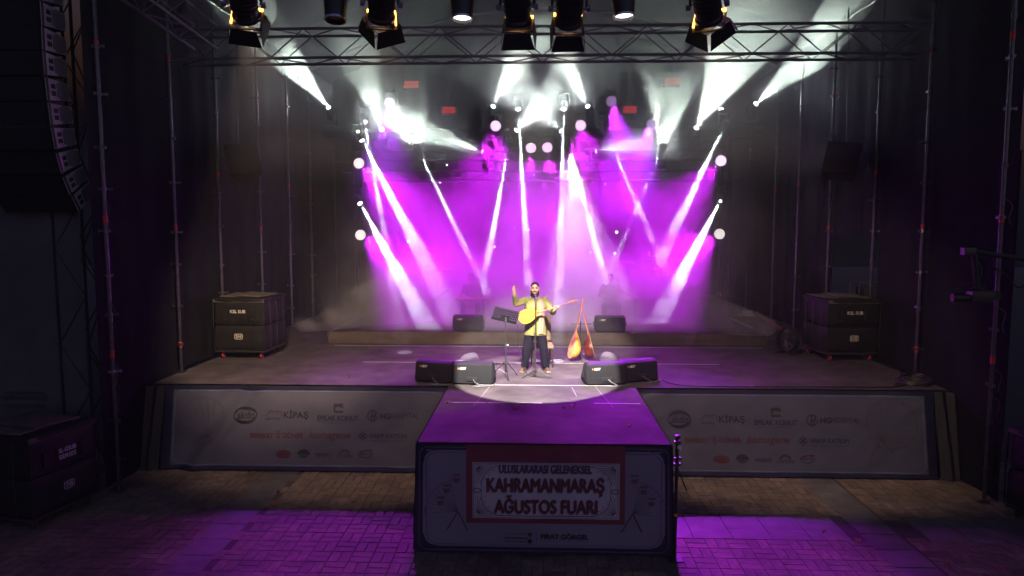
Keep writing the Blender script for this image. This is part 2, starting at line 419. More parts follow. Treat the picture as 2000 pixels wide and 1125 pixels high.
for s, xe in ((-1, -5.36), (1, 5.60)):
    MB().grid(40, 6, lambda a, b: (xe+s*(0.02+0.03*math.sin(a*60)*(1-b)), 16.92+6.7*a, SH+0.006+(RZ-SH+0.012)*b)).build('side_skirt', M_SKIRT, riser, world=True)

# ---------------------------------------------------------------- roof, drapes, screen
roof = thing('stage_roof', 'dark grey membrane roof stretched above the stage and trusses', 'roof', (0, 18, 11.2))
MB().grid(24, 30, lambda a, b: (-8.2+16.4*a, 9.5+17*b, 11.6-2.2*(2*a-1)**2+0.12*math.sin(b*PI*6))).build('membrane', M_ROOF, roof, world=True)
for k in range(6):
    y = 10+3.2*k
    MB().tube([(-8.2+16.4*a/16, y, 11.52-2.2*(2*a/16-1)**2) for a in range(17)], 0.04, 6).build('rafter', M_ALU, roof, world=True)

def drape(label, p0, p1, z0, z1, group=None, folds=5, amp=0.022, mat=None, seed=0, sag=0.0, name='curtain'):
    p0 = Vector((*p0, 0)); p1 = Vector((*p1, 0)); d = p1-p0; n = Vector((-d.y, d.x, 0)).normalized()
    t = thing(name, label, 'curtain', ((p0.x+p1.x)/2, (p0.y+p1.y)/2, z0), 0, group)
    w = d.length
    def fn(a, b):
        z = z0+(z1-z0)*b
        q = a*w
        k = amp*(math.sin(q*folds/w*2*PI*0.5+seed+0.25*math.sin(z*0.7+seed))*0.6+math.sin(q*7.3+seed*2+0.15*z)*0.35+0.8*noise.noise((q*1.2, z*0.22, seed)))
        k *= (0.5+0.5*(1-b))+0.2
        p = p0+d*a+n*k
        return (p.x, p.y, z-sag*math.sin(a*PI)*(b > 0.99))
    MB().grid(max(16, int(w*16)), 26, fn).build('cloth', mat or M_DRAPE, t, world=True)
    hem = MB().tube([fn(i/20, 1.0) for i in range(21)], 0.02, 6).build('top_hem', M_BLACK, t, world=True)
    return t
PY = [11.05, 13.38, 15.3, 17.6, 19.7, 21.6, 24.6]
ZT = 9.5
names_l = ['plain dark drape between the ground pole and the stage corner pole, beside the loudspeaker column',
           'dark drape hanging behind the dusty topped stage cart, wide soft folds',
           'narrow dark drape behind the hanging angled speaker, beside the stage cart with dusty boards',
           'dark drape just upstage of the angled speaker above the dusty topped cart',
           'dark drape fading into smoke near the fogged rear corner upstage of the dusty topped cart',
           'rear dark drape next to the screen on the dusty topped cart side']
names_r = ['dark drape between the ground pole with camera arm and the stage corner pole',
           'dark drape hanging over the stage cart beside the floor fan, wide soft folds',
           'short dark drape above the wing opening with flight cases',
           'dark drape just upstage of the wing opening behind the floor fan',
           'dark drape beside the littered table in the stage corner',
           'rear dark drape next to the screen on the floor fan side']
for k in range(6):
    drape(names_l[k], (-7.42, PY[k]-0.01), (-7.42, PY[k+1]+0.01), 0.02 if k == 0 else SH+0.02, ZT, seed=k*1.7)
    zb = 0.02 if k == 0 else SH+0.02
    if k == 2: zb = 4.25
    drape(names_r[k], (7.42, PY[k+1]+0.01), (7.42, PY[k]-0.01), zb, ZT, seed=20+k*1.9)
drape('black backdrop curtain behind the glowing purple screen', (7.4, 24.75), (-7.4, 24.75), SH+0.02, 11.7, seed=41, folds=60)

def screen():
    t = thing('led_screen', 'glowing purple screen with scattered star points at the back of the stage', 'screen', (0, 24, RZ))
    m = bpy.data.materials.new('screen image'); nt, N, L = _nodes(m); b = N['Principled BSDF']
    b.inputs['Base Color'].default_value = (0.006, 0.006, 0.007, 1); b.inputs['Roughness'].default_value = 0.7; b.inputs['Specular IOR Level'].default_value = 0.05
    tc = N.new('ShaderNodeTexCoord')
    no = N.new('ShaderNodeTexNoise'); no.inputs['Scale'].default_value = 0.35; no.inputs['Detail'].default_value = 3; L.new(tc.outputs['Object'], no.inputs['Vector'])
    cr = N.new('ShaderNodeValToRGB'); cr.color_ramp.elements[0].position = 0.3; cr.color_ramp.elements[0].color = (0.035, 0.002, 0.075, 1); cr.color_ramp.elements[1].position = 0.7; cr.color_ramp.elements[1].color = (0.36, 0.018, 0.5, 1)
    L.new(no.outputs['Fac'], cr.inputs['Fac'])
    vo = N.new('ShaderNodeTexVoronoi'); vo.inputs['Scale'].default_value = 2.6; L.new(tc.outputs['Object'], vo.inputs['Vector'])
    # each star has its own size; most cells stay empty
    sp = N.new('ShaderNodeSeparateColor'); L.new(vo.outputs['Color'], sp.inputs[0])
    rs = N.new('ShaderNodeMapRange'); rs.inputs['From Min'].default_value = 0.45; rs.inputs['From Max'].default_value = 1.0; rs.inputs['To Min'].default_value = 0.03; rs.inputs['To Max'].default_value = 0.095
    L.new(sp.outputs[0], rs.inputs['Value'])
    g0 = N.new('ShaderNodeMath'); g0.operation = 'GREATER_THAN'; g0.inputs[1].default_value = 0.45; L.new(sp.outputs[0], g0.inputs[0])
    lt = N.new('ShaderNodeMath'); lt.operation = 'LESS_THAN'; L.new(vo.outputs['Distance'], lt.inputs[0]); L.new(rs.outputs['Result'], lt.inputs[1])
    mu = N.new('ShaderNodeMath'); mu.operation = 'MULTIPLY'; L.new(lt.outputs[0], mu.inputs[0]); L.new(g0.outputs[0], mu.inputs[1])
    mx = N.new('ShaderNodeMix'); mx.data_type = 'RGBA'; L.new(mu.outputs[0], mx.inputs['Factor']); L.new(cr.outputs['Color'], mx.inputs[6]); mx.inputs[7].default_value = (420.0, 330, 470, 1)
    L.new(mx.outputs[2], b.inputs['Emission Color']); b.inputs['Emission Strength'].default_value = 0.05
    for i in range(12):
        for j in range(5):
            x0 = -6.0+i*1.0; z0 = RZ+0.12+j*1.06
            MB().bx(x0+0.003, x0+0.997, 24.0, 24.09, z0+0.003, z0+1.057).build('screen_panel', m, t, world=True, smooth=False)
    MB().bx(-6.04, 6.04, 24.1, 24.2, RZ, RZ+5.5).build('frame', M_BLACK, t, world=True, smooth=False)
    for s in (-1, 1): MB().bx(s*6.06-0.03, s*6.06+0.03, 23.98, 24.12, RZ, RZ+5.5).build('side_post', M_BLACK, t, world=True, smooth=False)
screen()

# ---------------------------------------------------------------- scaffold poles
def coupler_mesh():
    mb = MB().lathe([(0.026, -0.03), (0.042, -0.03), (0.042, 0.03), (0.026, 0.03)], 10, None, closed=True)
    mb.bx(0.03, 0.13, -0.012, 0.012, -0.012, 0.012); mb.bx(-0.075, -0.03, -0.02, 0.02, -0.02, 0.02)
    mb.tube([(0.12, 0, -0.03), (0.12, 0, 0.03)], 0.01, 6)
    return mb
coup = None
def pole(label, x, y, z0, z1, group=None, lean=0.0, bands=(), step=0.82):
    global coup
    t = thing('scaffold_pole', label, 'pole', (x, y, z0), 0, group)
    MB().tube([(0, 0, 0.01), (lean, 0, (z1-z0))], 0.032, 10).build('tube', M_STEEL, t)
    MB().bx(-0.08, 0.08, -0.08, 0.08, 0.0, 0.012).build('base_plate', M_STEEL, t, smooth=False)
    z = 0.55; k = 0
    while z < z1-z0-0.2:
        if coup is None: c = coupler_mesh().build('clamp', M_STEEL, t); coup = c
        else: c = link(bpy.data.objects.new('clamp', coup.data)); c.parent = t
        c.location = (lean*z/(z1-z0), 0, z); c.rotation_euler = (random.uniform(-0.2, 0.2), 0, random.choice((0, PI/2, PI, 0.7)))
        z += step*random.uniform(0.75, 1.2); k += 1
    for b in bands:
        MB().lathe([(0.0335, b-0.06), (0.036, b-0.06), (0.036, b+0.06), (0.0335, b+0.06)], 10, None, closed=True).build('red_band', M_RED, t)
    return t
for s in (-1, 1):
    side = 'beside the loudspeaker column' if s < 0 else 'carrying the camera arm'
    t = pole('tall galvanised scaffold pole on the paving '+side, s*7.2, 11.05, 0, 9.3, bands=(2.35, 4.6, 7.4))
    # lashings hanging off the pole
    for z in (1.75, 2.2, 3.2, 4.9, 0.5):
        MB().tube(spline([(0.03, -0.03, z), (0.12, -0.05, z-0.1), (0.08, -0.05, z-0.3), (0.13, -0.05, z-0.42)]), 0.006, 5).build('lashing', M_STEEL, t)
    for k in range(1, 6):
        z0 = SH+0.012
        grp = None
        lab = ['scaffold pole at the stage corner nearest the ', 'scaffold pole just in front of the ', 'scaffold pole just upstage of the ', 'thin scaffold pole deep in the wing behind the ', 'farthest scaffold pole before the screen on the side of the '][k-1]+('dusty topped stage cart' if s < 0 else 'stage cart beside the fan')
        pole(lab, s*7.28, PY[k], z0, 9.3, bands=((0.55, 2.9, 6.2) if k in (1, 3) else (4.1,)))

# ---------------------------------------------------------------- trusses
def truss(label, a, b, w, h, bay=0.55, group=None, name='truss', r=0.026, mat=None):
    M_ALU = mat or MATS['truss aluminium']
    a, b = Vector(a), Vector(b); d = (b-a); n = max(2, round(d.length/bay)); t = thing(name, label, 'truss', a, 0, group)
    z = d.normalized(); up = Vector((0, 0, 1)) if abs(z.z) < 0.9 else Vector((0, 1, 0)); x = up.cross(z).normalized(); y = z.cross(x)
    def P(k, sx, sy): return a+d*(k/n)+x*(sx*w/2)+y*(sy*h/2)
    for sx in (-1, 1):
        for sy in (-1, 1): MB().tube([P(0, sx, sy), P(n, sx, sy)], r, 8).build('chord', M_ALU, t, world=True)
    faces = [((-1, -1), (-1, 1)), ((1, -1), (1, 1)), ((-1, 1), (1, 1)), ((-1, -1), (1, -1))]
    cache = {}
    for fi, (p, q) in enumerate(faces):
        for k in range(n):
            A = P(k, *(p if k % 2 else q)); B = P(k+1, *(q if k % 2 else p))
            v = B-A; key = round(v.length, 3)
            if key not in cache: 
                me = MB().tube([(0, 0, 0), (0, 0, v.length)], r*0.48, 5).build('brace', M_ALU, t); cache[key] = me.data; o = me
            else:
                o = link(bpy.data.objects.new('brace', cache[key])); o.parent = t
            o.location = A-a; o.rotation_euler = basis_z(v).to_euler()
    return t
truss('long aluminium lighting truss spanning the stage mouth in front of the beams', (-6.9, 13.0, 7.84), (6.9, 13.0, 7.84), 0.5, 0.52, 0.62)
truss('aluminium truss holding the barn door lamps over the runway', (-6.6, 8.1, 7.85), (6.6, 8.1, 7.85), 0.4, 0.4, 0.7)
truss('aluminium side truss running from the stage mouth towards the loudspeaker column', (-6.2, 12.7, 7.95), (-6.0, 8.4, 8.15), 0.42, 0.42, 0.6)
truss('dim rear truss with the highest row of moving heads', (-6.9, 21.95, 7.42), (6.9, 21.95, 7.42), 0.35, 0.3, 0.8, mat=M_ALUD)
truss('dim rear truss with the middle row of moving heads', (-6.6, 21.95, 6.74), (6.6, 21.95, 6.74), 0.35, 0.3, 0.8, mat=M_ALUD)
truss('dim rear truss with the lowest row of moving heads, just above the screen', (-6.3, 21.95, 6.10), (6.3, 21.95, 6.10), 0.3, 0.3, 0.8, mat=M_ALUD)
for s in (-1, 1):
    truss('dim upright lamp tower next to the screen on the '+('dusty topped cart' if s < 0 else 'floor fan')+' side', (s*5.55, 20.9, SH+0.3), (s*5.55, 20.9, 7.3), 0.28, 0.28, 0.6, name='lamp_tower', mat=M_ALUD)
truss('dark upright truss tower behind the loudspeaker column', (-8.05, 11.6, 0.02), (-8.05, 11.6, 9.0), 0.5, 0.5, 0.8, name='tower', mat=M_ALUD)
# ---------------------------------------------------------------- lamps
def emis(name, col, st):
    if name in MATS: return MATS[name]
    return pm(name, (0.8, 0.8, 0.8), 0.3, var=0.0, emit=col, estr=st)
M_LENSW = emis('lit white lens', (0.93, 1.0, 0.95), 14.0)
M_LENSP = emis('lit magenta led', (1.0, 0.65, 1.0), 4.0)
M_LENSV = emis('lit violet led', (0.75, 0.4, 1.0), 1.1)
M_LENSY = emis('lit cream led', (1.0, 0.92, 0.85), 3.0)
M_AMBER = emis('amber glow', (1.0, 0.42, 0.08), 5.0)
M_HEAD = pm('lamp housing', (0.012, 0.012, 0.014), 0.42, var=0.2, scale=20)
M_WARM = pm('inside of barn door', (0.35, 0.22, 0.10), 0.5, var=0.2)
WHITE = (0.82, 1.0, 0.84); ICE = (0.78, 0.92, 1.0); MAG = (0.72, 0.015, 1.0); VIO = (0.50, 0.025, 1.0)

def spot(name, parent, p, d, half, power, col, blend=0.06, size=0.02):
    l = bpy.data.lights.new(name, 'SPOT'); l.energy = power; l.color = col; l.spot_size = 2*half; l.spot_blend = blend; l.shadow_soft_size = size
    o = link(bpy.data.objects.new(name, l)); o.parent = parent
    o.location = Vector(p)-parent.location; o.rotation_euler = basis_z(-Vector(d)).to_euler()
    return o
def disc_lamp(name, parent, p, d, radius, spread, power, col):
    l = bpy.data.lights.new(name, 'AREA'); l.shape = 'DISK'; l.size = 2*radius; l.energy = power; l.color = col; l.spread = spread
    o = link(bpy.data.objects.new(name, l)); o.parent = parent
    o.location = Vector(p)-parent.location; o.rotation_euler = basis_z(-Vector(d)).to_euler()
    return o
def beam_smoke(parent, p, d, half, L, mat, r0=0.05, n=28, over=1.04):
    """air inside the throw of one lamp: a closed cone of thin smoke"""
    mb = MB().lathe([(r0, 0.0), (r0+L*0.5*math.tan(half)*over, L*0.5), (r0+L*math.tan(half)*over, L)], n)
    o = mb.build('beam_smoke', mat, parent, smooth=False); tag(o, kind='stuff')
    o.location = Vector(p)-parent.location; o.rotation_euler = basis_z(d).to_euler()
    return o
def head_body(t, p, d, up, size=1.0, lens=None, lens_r=0.065):
    p = Vector(p); d = Vector(d).normalized()
    M = Matrix.Translation(p) @ basis_z(d).to_4x4()
    s = size
    MB().lathe([(0.03*s, -0.34*s), (0.085*s, -0.32*s), (0.115*s, -0.24*s), (0.12*s, -0.10*s), (0.095*s, -0.02*s), (0.095*s, 0.02*s), (0.075*s, 0.02*s), (0.075*s, -0.005*s)], 18, M).build('head', M_HEAD, t, world=True)
    MB().lathe([(0.0, 0.0), (lens_r*s, 0.0), (lens_r*s, 0.006*s), (0.0, 0.010*s)], 18, M).build('lens', lens or M_LENSW, t, world=True)
    c = p-d*0.17*s; sg = 1 if up else -1
    b = c+Vector((0, 0, sg*0.34*s))
    yk = MB()
    side = Vector((1, 0, 0)) if abs(d.x) < 0.8 else Vector((0, 1, 0))
    for k in (-1, 1):
        e = side*(k*0.155*s)
        yk.tube([c+e, c+e+Vector((0, 0, sg*0.24*s)), b+e*0.7], [0.035*s, 0.035*s, 0.03*s], 6)
    yk.build('yoke', M_HEAD, t, world=True)
    bb = MB().box(b+Vector((0, 0, sg*0.05*s)), (0.34*s, 0.26*s, 0.12*s)).build('base', M_HEAD, t, world=True, bevel=0.01)
    MB().tube([b+Vector((0, 0, sg*0.11*s)), b+Vector((0, 0, sg*0.26*s))], 0.022, 6).build('clamp', M_DARKMET, t, world=True)

def beam_light(p, q, wpx, power, dens, label, group, col=WHITE, lens=None, up=False, fade=(0.82, 1.4), ns=1.2, floor=0.22, start=0.95, start_v=0.09, over=1.04, blend=0.08, lo=0.36, hi=0.62, smoke_fill=0):
    p, q = Vector(p), Vector(q); d = q-p; L = d.length; d.normalize()
    k = proj(q)[2]; rad = wpx*0.5*k/FPX; half = math.atan(rad/L)
    t = thing('moving_head', label, 'stage light', p+Vector((0, 0, 0.5 if up else -0.5)), 0, group)
    head_body(t, p, d, up, 1.0, lens)
    spot('beam_lamp', t, p+d*0.035, d, half, power, col, blend)
    if smoke_fill: spot('smoke_fill_lamp', t, p+d*0.04, d, R(48), smoke_fill, (0.9, 0.92, 1.0), 1.0, 0.25)  # extra wide lamp added to the head to brighten the smoke around
    beam_smoke(t, p+d*0.04, d, half, L, vol_mat('smoke in beam', dens, noise_scale=ns, axis=True, length=L, fade=fade, floor=floor, start=start, start_v=start_v, lo=lo, hi=hi), r0=0.03, over=over)
    return t
GW = 'moving heads throwing wide white beams upward'
LW = 'black moving head on the rear trusses throwing a wide white beam upward'
YA, YB, YC = 21.2, 21.2, 21.2
# lens point in the photograph, row depth, end of beam, its depth, width of the beam there
wide = [((642, 210), YA, (548, 98), 18.6, 72, 1.6), ((746, 253), YB, (688, 74), 17.2, 104, 1.2), ((818, 297), YC, (786, 200), 19.4, 116, 1.3), ((943, 296), YC, (690, 208), 19.9, 112, 0.9),
        ((963, 208), YA, (1042, 52), 18.3, 88, 1.1), ((1148, 208), YA, (1070, 52), 18.3, 88, 1.2), ((1008, 255), YB, (1118, 155), 19.6, 100, 0.5), ((1096, 256), YB, (990, 155), 19.6, 100, 0.5),
        ((1163, 295), YC, (1330, 268), 20.4, 90, 0.18), ((1292, 295), YC, (1314, 122), 18.0, 150, 2.6), ((1360, 250), YB, (1490, 0), 17.0, 205, 1.7), ((1476, 203), YA, (1740, -35), 16.6, 185, 1.8)]
for (a, ya, b, yb, w, br) in wide:
    beam_light(at_y(*a, ya), at_y(*b, yb), w, 5600*br, 0.6, LW, GW, smoke_fill=300)
GN = 'moving heads throwing thin pale beams down'
LN = 'small moving head high on the rear rig throwing a thin pale beam down'
def floor_pt(u, v, z): return at_z(u, v, z+0.01)
YN = 20.7
thin = [((713, 238), floor_pt(791, 687, SH), 30, 3.6, 0.3), ((707, 274), floor_pt(893, 632, RZ), 52, 2.6, 0.4), ((703, 397), floor_pt(836, 640, RZ), 46, 3.4, 0.5), ((820, 300), floor_pt(970, 607, RZ), 20, 3.0, 0.3),
        ((991, 298), floor_pt(934, 606, RZ), 22, 3.2, 0.3), ((1012, 213), floor_pt(1042, 703, SH), 30, 5.0, 0.3), ((1101, 213), floor_pt(1088, 704, SH), 30, 4.0, 0.3), ((1116, 300), floor_pt(1200, 616, RZ), 26, 2.6, 0.3),
        ((1183, 259), floor_pt(1336, 607, RZ), 24, 1.7, 0.3), ((1289, 300), floor_pt(1160, 605, RZ), 16, 1.4, 0.3), ((1408, 213), floor_pt(1337, 688, SH), 30, 3.6, 0.3), ((1410, 256), floor_pt(1243, 600, RZ), 42, 1.8, 0.35), ((1406, 394), floor_pt(1284, 628, RZ), 46, 2.4, 0.4)]
for (a, q, w, br, de) in thin:
    beam_light(at_y(*a, YN), q, w, 32000*br, de*1.6, LN, GN, col=ICE, up=True, fade=(0.7, 1.4), ns=2.0, floor=0.05, start=0.3, start_v=0.5, lo=0.43, hi=0.59, over=1.0, blend=0.25)

def wash(px, y, aim, half, power, col, label, group, lens=None, blend=0.9):
    p = at_y(*px, y); d = (Vector(aim)-p).normalized(); vis = (CAM-p).normalized()
    t = thing('led_wash_light', label, 'stage light', p+Vector((0, 0, 0.5)), 0, group)
    M = Matrix.Translation(p) @ basis_z((d+vis*2.5).normalized()).to_4x4()
    MB().lathe([(0.05, -0.26), (0.12, -0.24), (0.165, -0.14), (0.175, -0.03), (0.175, 0.015), (0.16, 0.015), (0.158, 0.0), (0.0, 0.0)], 22, M).build('head', M_HEAD, t, world=True)
    le = MB()
    for ring, n in ((0, 1), (0.045, 6), (0.09, 12), (0.135, 18)):
        for i in range(n):
            a = 2*PI*i/n+ring*9
            le.lathe([(0.0, 0.012), (0.016, 0.010), (0.019, 0.002)], 7, M @ Matrix.Translation((ring*math.cos(a), ring*math.sin(a), 0)))
    le.build('led_array', lens or M_LENSP, t, world=True)
    c = p; b = c+Vector((0, 0, 0.36)); yk = MB()
    for k in (-1, 1): yk.tube([c+Vector((k*0.2, 0.1, 0)), c+Vector((k*0.2, 0.1, 0.26)), b+Vector((k*0.1, 0.1, 0))], 0.026, 6)
    yk.build('yoke', M_HEAD, t, world=True)
    MB().box(b+Vector((0, 0.1, 0.05)), (0.3, 0.24, 0.12)).build('base', M_HEAD, t, world=True, bevel=0.01)
    spot('wash_lamp', t, p+d*0.2+vis*0.1, d, half, power, col, blend, 0.08)
    return t
GP = 'round led wash lights'
LP = 'round led wash lamp with a dotted magenta face hung on the rear rig'
LP2 = 'round led wash lamp with a cream dotted face on an upright tower'
LP3 = 'round led wash lamp with a dimmer violet dotted face high on the rear truss'
wash((761, 201), YA, (-2.6, 9.2, 0), R(12.5), 15000, VIO, LP, GP)
wash((1194, 198), YA, (2.2, 9.2, 0), R(12.5), 19000, VIO, LP3, GP, M_LENSV)
wash((968, 246), YB, (-1.6, 14.3, SH), R(26), 4600, MAG, LP, GP)
wash((1134, 245), YB, (1.6, 14.3, SH), R(26), 4600, MAG, LP, GP)
wash((1272, 244), YB, (0.1, 10.6, SH), R(13), 11000, VIO, LP3, GP, M_LENSV)
wash((1037, 289), YC, (-0.7, 19.6, RZ), R(34), 2000, MAG, LP, GP)
wash((1069, 288), YC, (0.8, 19.6, RZ), R(34), 2000, MAG, LP, GP)
wash((701, 319), 20.6, (-1.5, 19.0, 2.6), R(38), 4600, MAG, LP2, GP, M_LENSY)
wash((1408, 314), 20.6, (1.8, 19.0, 2.8), R(34), 2600, MAG, LP, GP)
wash((704, 459), 20.6, (-1.0, 18.2, 2.0), R(42), 4400, MAG, LP2, GP, M_LENSY)
wash((1405, 457), 20.6, (1.0, 18.2, 2.0), R(42), 3800, MAG, LP2, GP, M_LENSY)
# two heads over the screen
t = beam_light(at_y(1113, 291, YC), at_z(1150, 640, RZ), 260, 6500, 0.06, 'moving head over the screen bathing the smoke below it in warm white', None, col=(1.0, 0.78, 0.88), up=True, floor=0.4, fade=(0.5, 1.2), ns=0.6, blend=0.6)

def small_light(u, v, y, label, grp):
    p = at_y(u, v, y); t = thing('beam_light', label, 'stage light', p+Vector((0, 0, 0.3)), 0, grp)
    d = (CAM-p).normalized(); head_body(t, p, d, True, 0.6, M_LENSW, 0.06)
for u, v in ((699, 257), (1407, 393)): small_light(u, v, 20.3, 'tiny white lamp facing the audience on an upright tower', 'tiny white tower lamps')

# red glowing display boxes under the rear trusses
M_REDL = pm('red display', (0.3, 0.02, 0.02), 0.4, var=0.1, emit=(1.0, 0.05, 0.06), estr=0.55)
for (u, v, w, h, lab) in [(803, 165, 30, 14, 'red glowing display box hung above the wash lamp nearest the dusty topped cart'), (876, 215, 27, 13, 'red glowing display box partly cut by a lamp, on the dusty topped cart side'),
                          (1230, 214, 27, 13, 'red glowing display box with a rounded bite, beside the violet wash lamp'), (1313, 159, 30, 14, 'red glowing display box inside the broad white beam')]:
    p = at_y(u, v, 20.9); sx = w*20.9/FPX; sz = h*20.9/FPX
    t = thing('display_box', lab, 'display', p+Vector((0, 0, sz)), 0)
    MB().box(p+Vector((0, 0.13, 0)), (sx*1.06, 0.24, sz*1.1)).build('housing', M_HEAD, t, world=True, bevel=0.008)
    for k in (0, 1): MB().box(p+Vector((0.012*k, 0, (k-0.5)*sz*0.5)), (sx*(0.96-0.06*k), 0.012, sz*0.44)).build('lit_panel', M_REDL, t, world=True, smooth=False)
    MB().tube([p+Vector((0, 0.13, sz*0.55)), p+Vector((0, 0.13, 1.1))], 0.012, 6).build('hanger', M_DARKMET, t, world=True)

# ---- front lamps with barn doors
def fresnel(px, y, aim, half, power, col, label, group, open_side=0.0, scale=1.0, blend=0.5, glow=True):
    p = at_y(*px, y); d = (Vector(aim)-p).normalized()
    t = thing('fresnel_lamp', label, 'stage light', p+Vector((0, 0, 0.55)), 0, group)
    M = Matrix.Translation(p) @ basis_z(d).to_4x4() @ Matrix.Scale(scale, 4)
    MB().lathe([(0.05, -0.46), (0.12, -0.44), (0.14, -0.36), (0.14, -0.30), (0.15, -0.28), (0.15, -0.06), (0.165, -0.04), (0.165, 0.0), (0.14, 0.0), (0.13, -0.05)], 22, M).build('body', M_HEAD, t, world=True)
    for k in range(5):
        z = -0.40+k*0.06; MB().lathe([(0.15, z), (0.158, z), (0.158, z+0.02), (0.15, z+0.02)], 22, M, closed=True).build('cooling_fin', M_HEAD, t, world=True)
    MB().lathe([(0.0, -0.04), (0.13, -0.045), (0.13, -0.06)], 20, M).build('lens', M_AMBER, t, world=True)
    gl = MB()  # emissive strips stand for amber light leaking out behind the doors
    gl.bx(-0.175, -0.012, 0.150, 0.190, 0.000, 0.026, M); gl.bx(0.012, 0.17, 0.150, 0.190, 0.002, 0.028, M)
    if open_side: gl.bx(math.copysign(0.172, open_side)-0.008, math.copysign(0.172, open_side)+0.014, -0.10, 0.16, 0.002, 0.026, M)
    gl.build('amber_glow_strip', M_AMBER, t, world=True, smooth=False)
    fr = MB()
    for a in (-1, 1): fr.bx(a*0.17-0.012, a*0.17+0.012, -0.18, 0.18, 0.03, 0.045, M); fr.bx(-0.18, 0.18, a*0.17-0.012, a*0.17+0.012, 0.03, 0.045, M)
    fr.build('door_frame', M_HEAD, t, world=True, smooth=False)
    for k in range(4):
        Q = Matrix.Rotation(k*PI/2+open_side, 4, 'Z')
        tilt = 0.30 if k % 2 == 0 else 0.12
        vs = []
        for (x, zz) in ((-0.15, 0.0), (0.15, 0.0), (0.20, 0.19), (-0.20, 0.19)):
            yy = 0.185+zz*math.sin(tilt); z2 = 0.05+zz*math.cos(tilt)
            vs.append(M @ Q @ Vector((x, yy, z2)))
        nrm = (vs[1]-vs[0]).cross(vs[3]-vs[0]).normalized()*0.005
        MB()._add(vs+[v+nrm for v in vs], [(0, 1, 2, 3), (7, 6, 5, 4), (0, 4, 5, 1), (1, 5, 6, 2), (2, 6, 7, 3), (3, 7, 4, 0)]).build('barn_door', M_WARM if False else M_HEAD, t, world=True, smooth=False)
    yk = MB(); c = p-d*0.18*scale; top = Vector((c.x, c.y, c.z+0.42))
    e = M.to_3x3() @ Vector((1, 0, 0)); e = Vector((e.x, e.y, 0)).normalized()*0.2*scale
    for k in (-1, 1): yk.tube([c+e*k, c+e*k+Vector((0, 0, 0.22)), top+e*k*0.9, top], 0.018, 6)
    yk.build('yoke', M_DARKMET, t, world=True)
    for k in (-1, 1): MB().lathe([(0.0, -0.03), (0.035, -0.025), (0.035, 0.025), (0.0, 0.03)], 10, Matrix.Translation(c+e*k*1.1) @ basis_z(e).to_4x4()).build('knob', M_CHROME, t, world=True)
    MB().tube([top, Vector((top.x, 8.1, 7.66))], 0.022, 6).build('hanger', M_DARKMET, t, world=True)
    spot('lamp', t, p+d*0.05, d, half, power, col, blend, 0.06)
    # safety chain
    MB().tube(spline([top+Vector((0.12, 0, 0.1)), top+Vector((0.2, 0, -0.15)), c+e*1.2]), 0.008, 5).build('safety_chain', M_CHROME, t, world=True)
    return t
WARM = (1.0, 0.72, 0.48)
fresnel((482, 34), 8.4, (-5.2, 15.6, SH), R(25), 2600, WARM, 'barn door lamp glowing amber, hung nearest the loudspeaker column', None, 0.15)
fresnel((745, 36), 8.4, (-3.4, 14.2, SH), R(33), 950, WARM, 'barn door lamp with one flap wide open and amber light inside', None, -0.5)
fresnel((1012, 44), 8.4, (-0.1, 12.75, SH+0.2), R(13.2), 13000, (1.0, 0.91, 0.84), 'barn door lamp aimed at the singer, hung on the music stand side of its twin', 'pair of barn door lamps over the singer', 0.0, blend=0.05)
fresnel((1110, 44), 8.4, (0.12, 13.9, SH+1.15), R(14.5), 6000, (1.0, 0.88, 0.76), 'barn door lamp aimed at the singer, hung on the lute stand side of its twin', 'pair of barn door lamps over the singer', 0.0, blend=0.35)
fresnel((1385, 38), 8.4, (4.4, 14.2, SH), R(33), 1100, WARM, 'barn door lamp seen side on with a bright amber corner', None, 0.7)
def par(px, y, aim, label, lit, power):
    p = at_y(*px, y); d = (Vector(aim)-p).normalized(); t = thing('par_can', label, 'stage light', p+Vector((0, 0, 0.6)), 0, 'black par cans between the barn door lamps')
    M = Matrix.Translation(p) @ basis_z(d).to_4x4()
    MB().lathe([(0.05, -0.52), (0.13, -0.48), (0.16, -0.4), (0.16, -0.28), (0.14, -0.26), (0.118, 0.0), (0.112, 0.0), (0.112, -0.04)], 22, M).build('can', M_HEAD, t, world=True)
    MB().lathe([(0.119, -0.02), (0.128, -0.02), (0.128, 0.0), (0.119, 0.0)], 22, M, closed=True).build('rim', M_CHROME, t, world=True)
    MB().lathe([(0.0, -0.03), (0.112, -0.035), (0.112, -0.045)], 20, M).build('lens', M_LENSY if lit else pm('dark lens', (0.05, 0.06, 0.06), 0.1, var=0), t, world=True)
    MB().tube([p-d*0.3, Vector((p.x, 8.1, 7.66))], 0.02, 6).build('hanger', M_DARKMET, t, world=True)
    if power: spot('lamp', t, p+d*0.02, d, R(9), power, (0.95, 1, 0.95), 0.4)
par((655, 40), 8.2, (-2.4, 7.0, 0), 'unlit black par can tilted down between two barn door lamps', False, 0)
par((903, 38), 8.2, (-1.0, 7.4, 0), 'par can with a bright cream lens on the side of the music stand', True, 120)
par((1219, 34), 8.2, (1.2, 7.6, 0), 'par can with a bright cream lens on the side of the lute stand', True, 120)

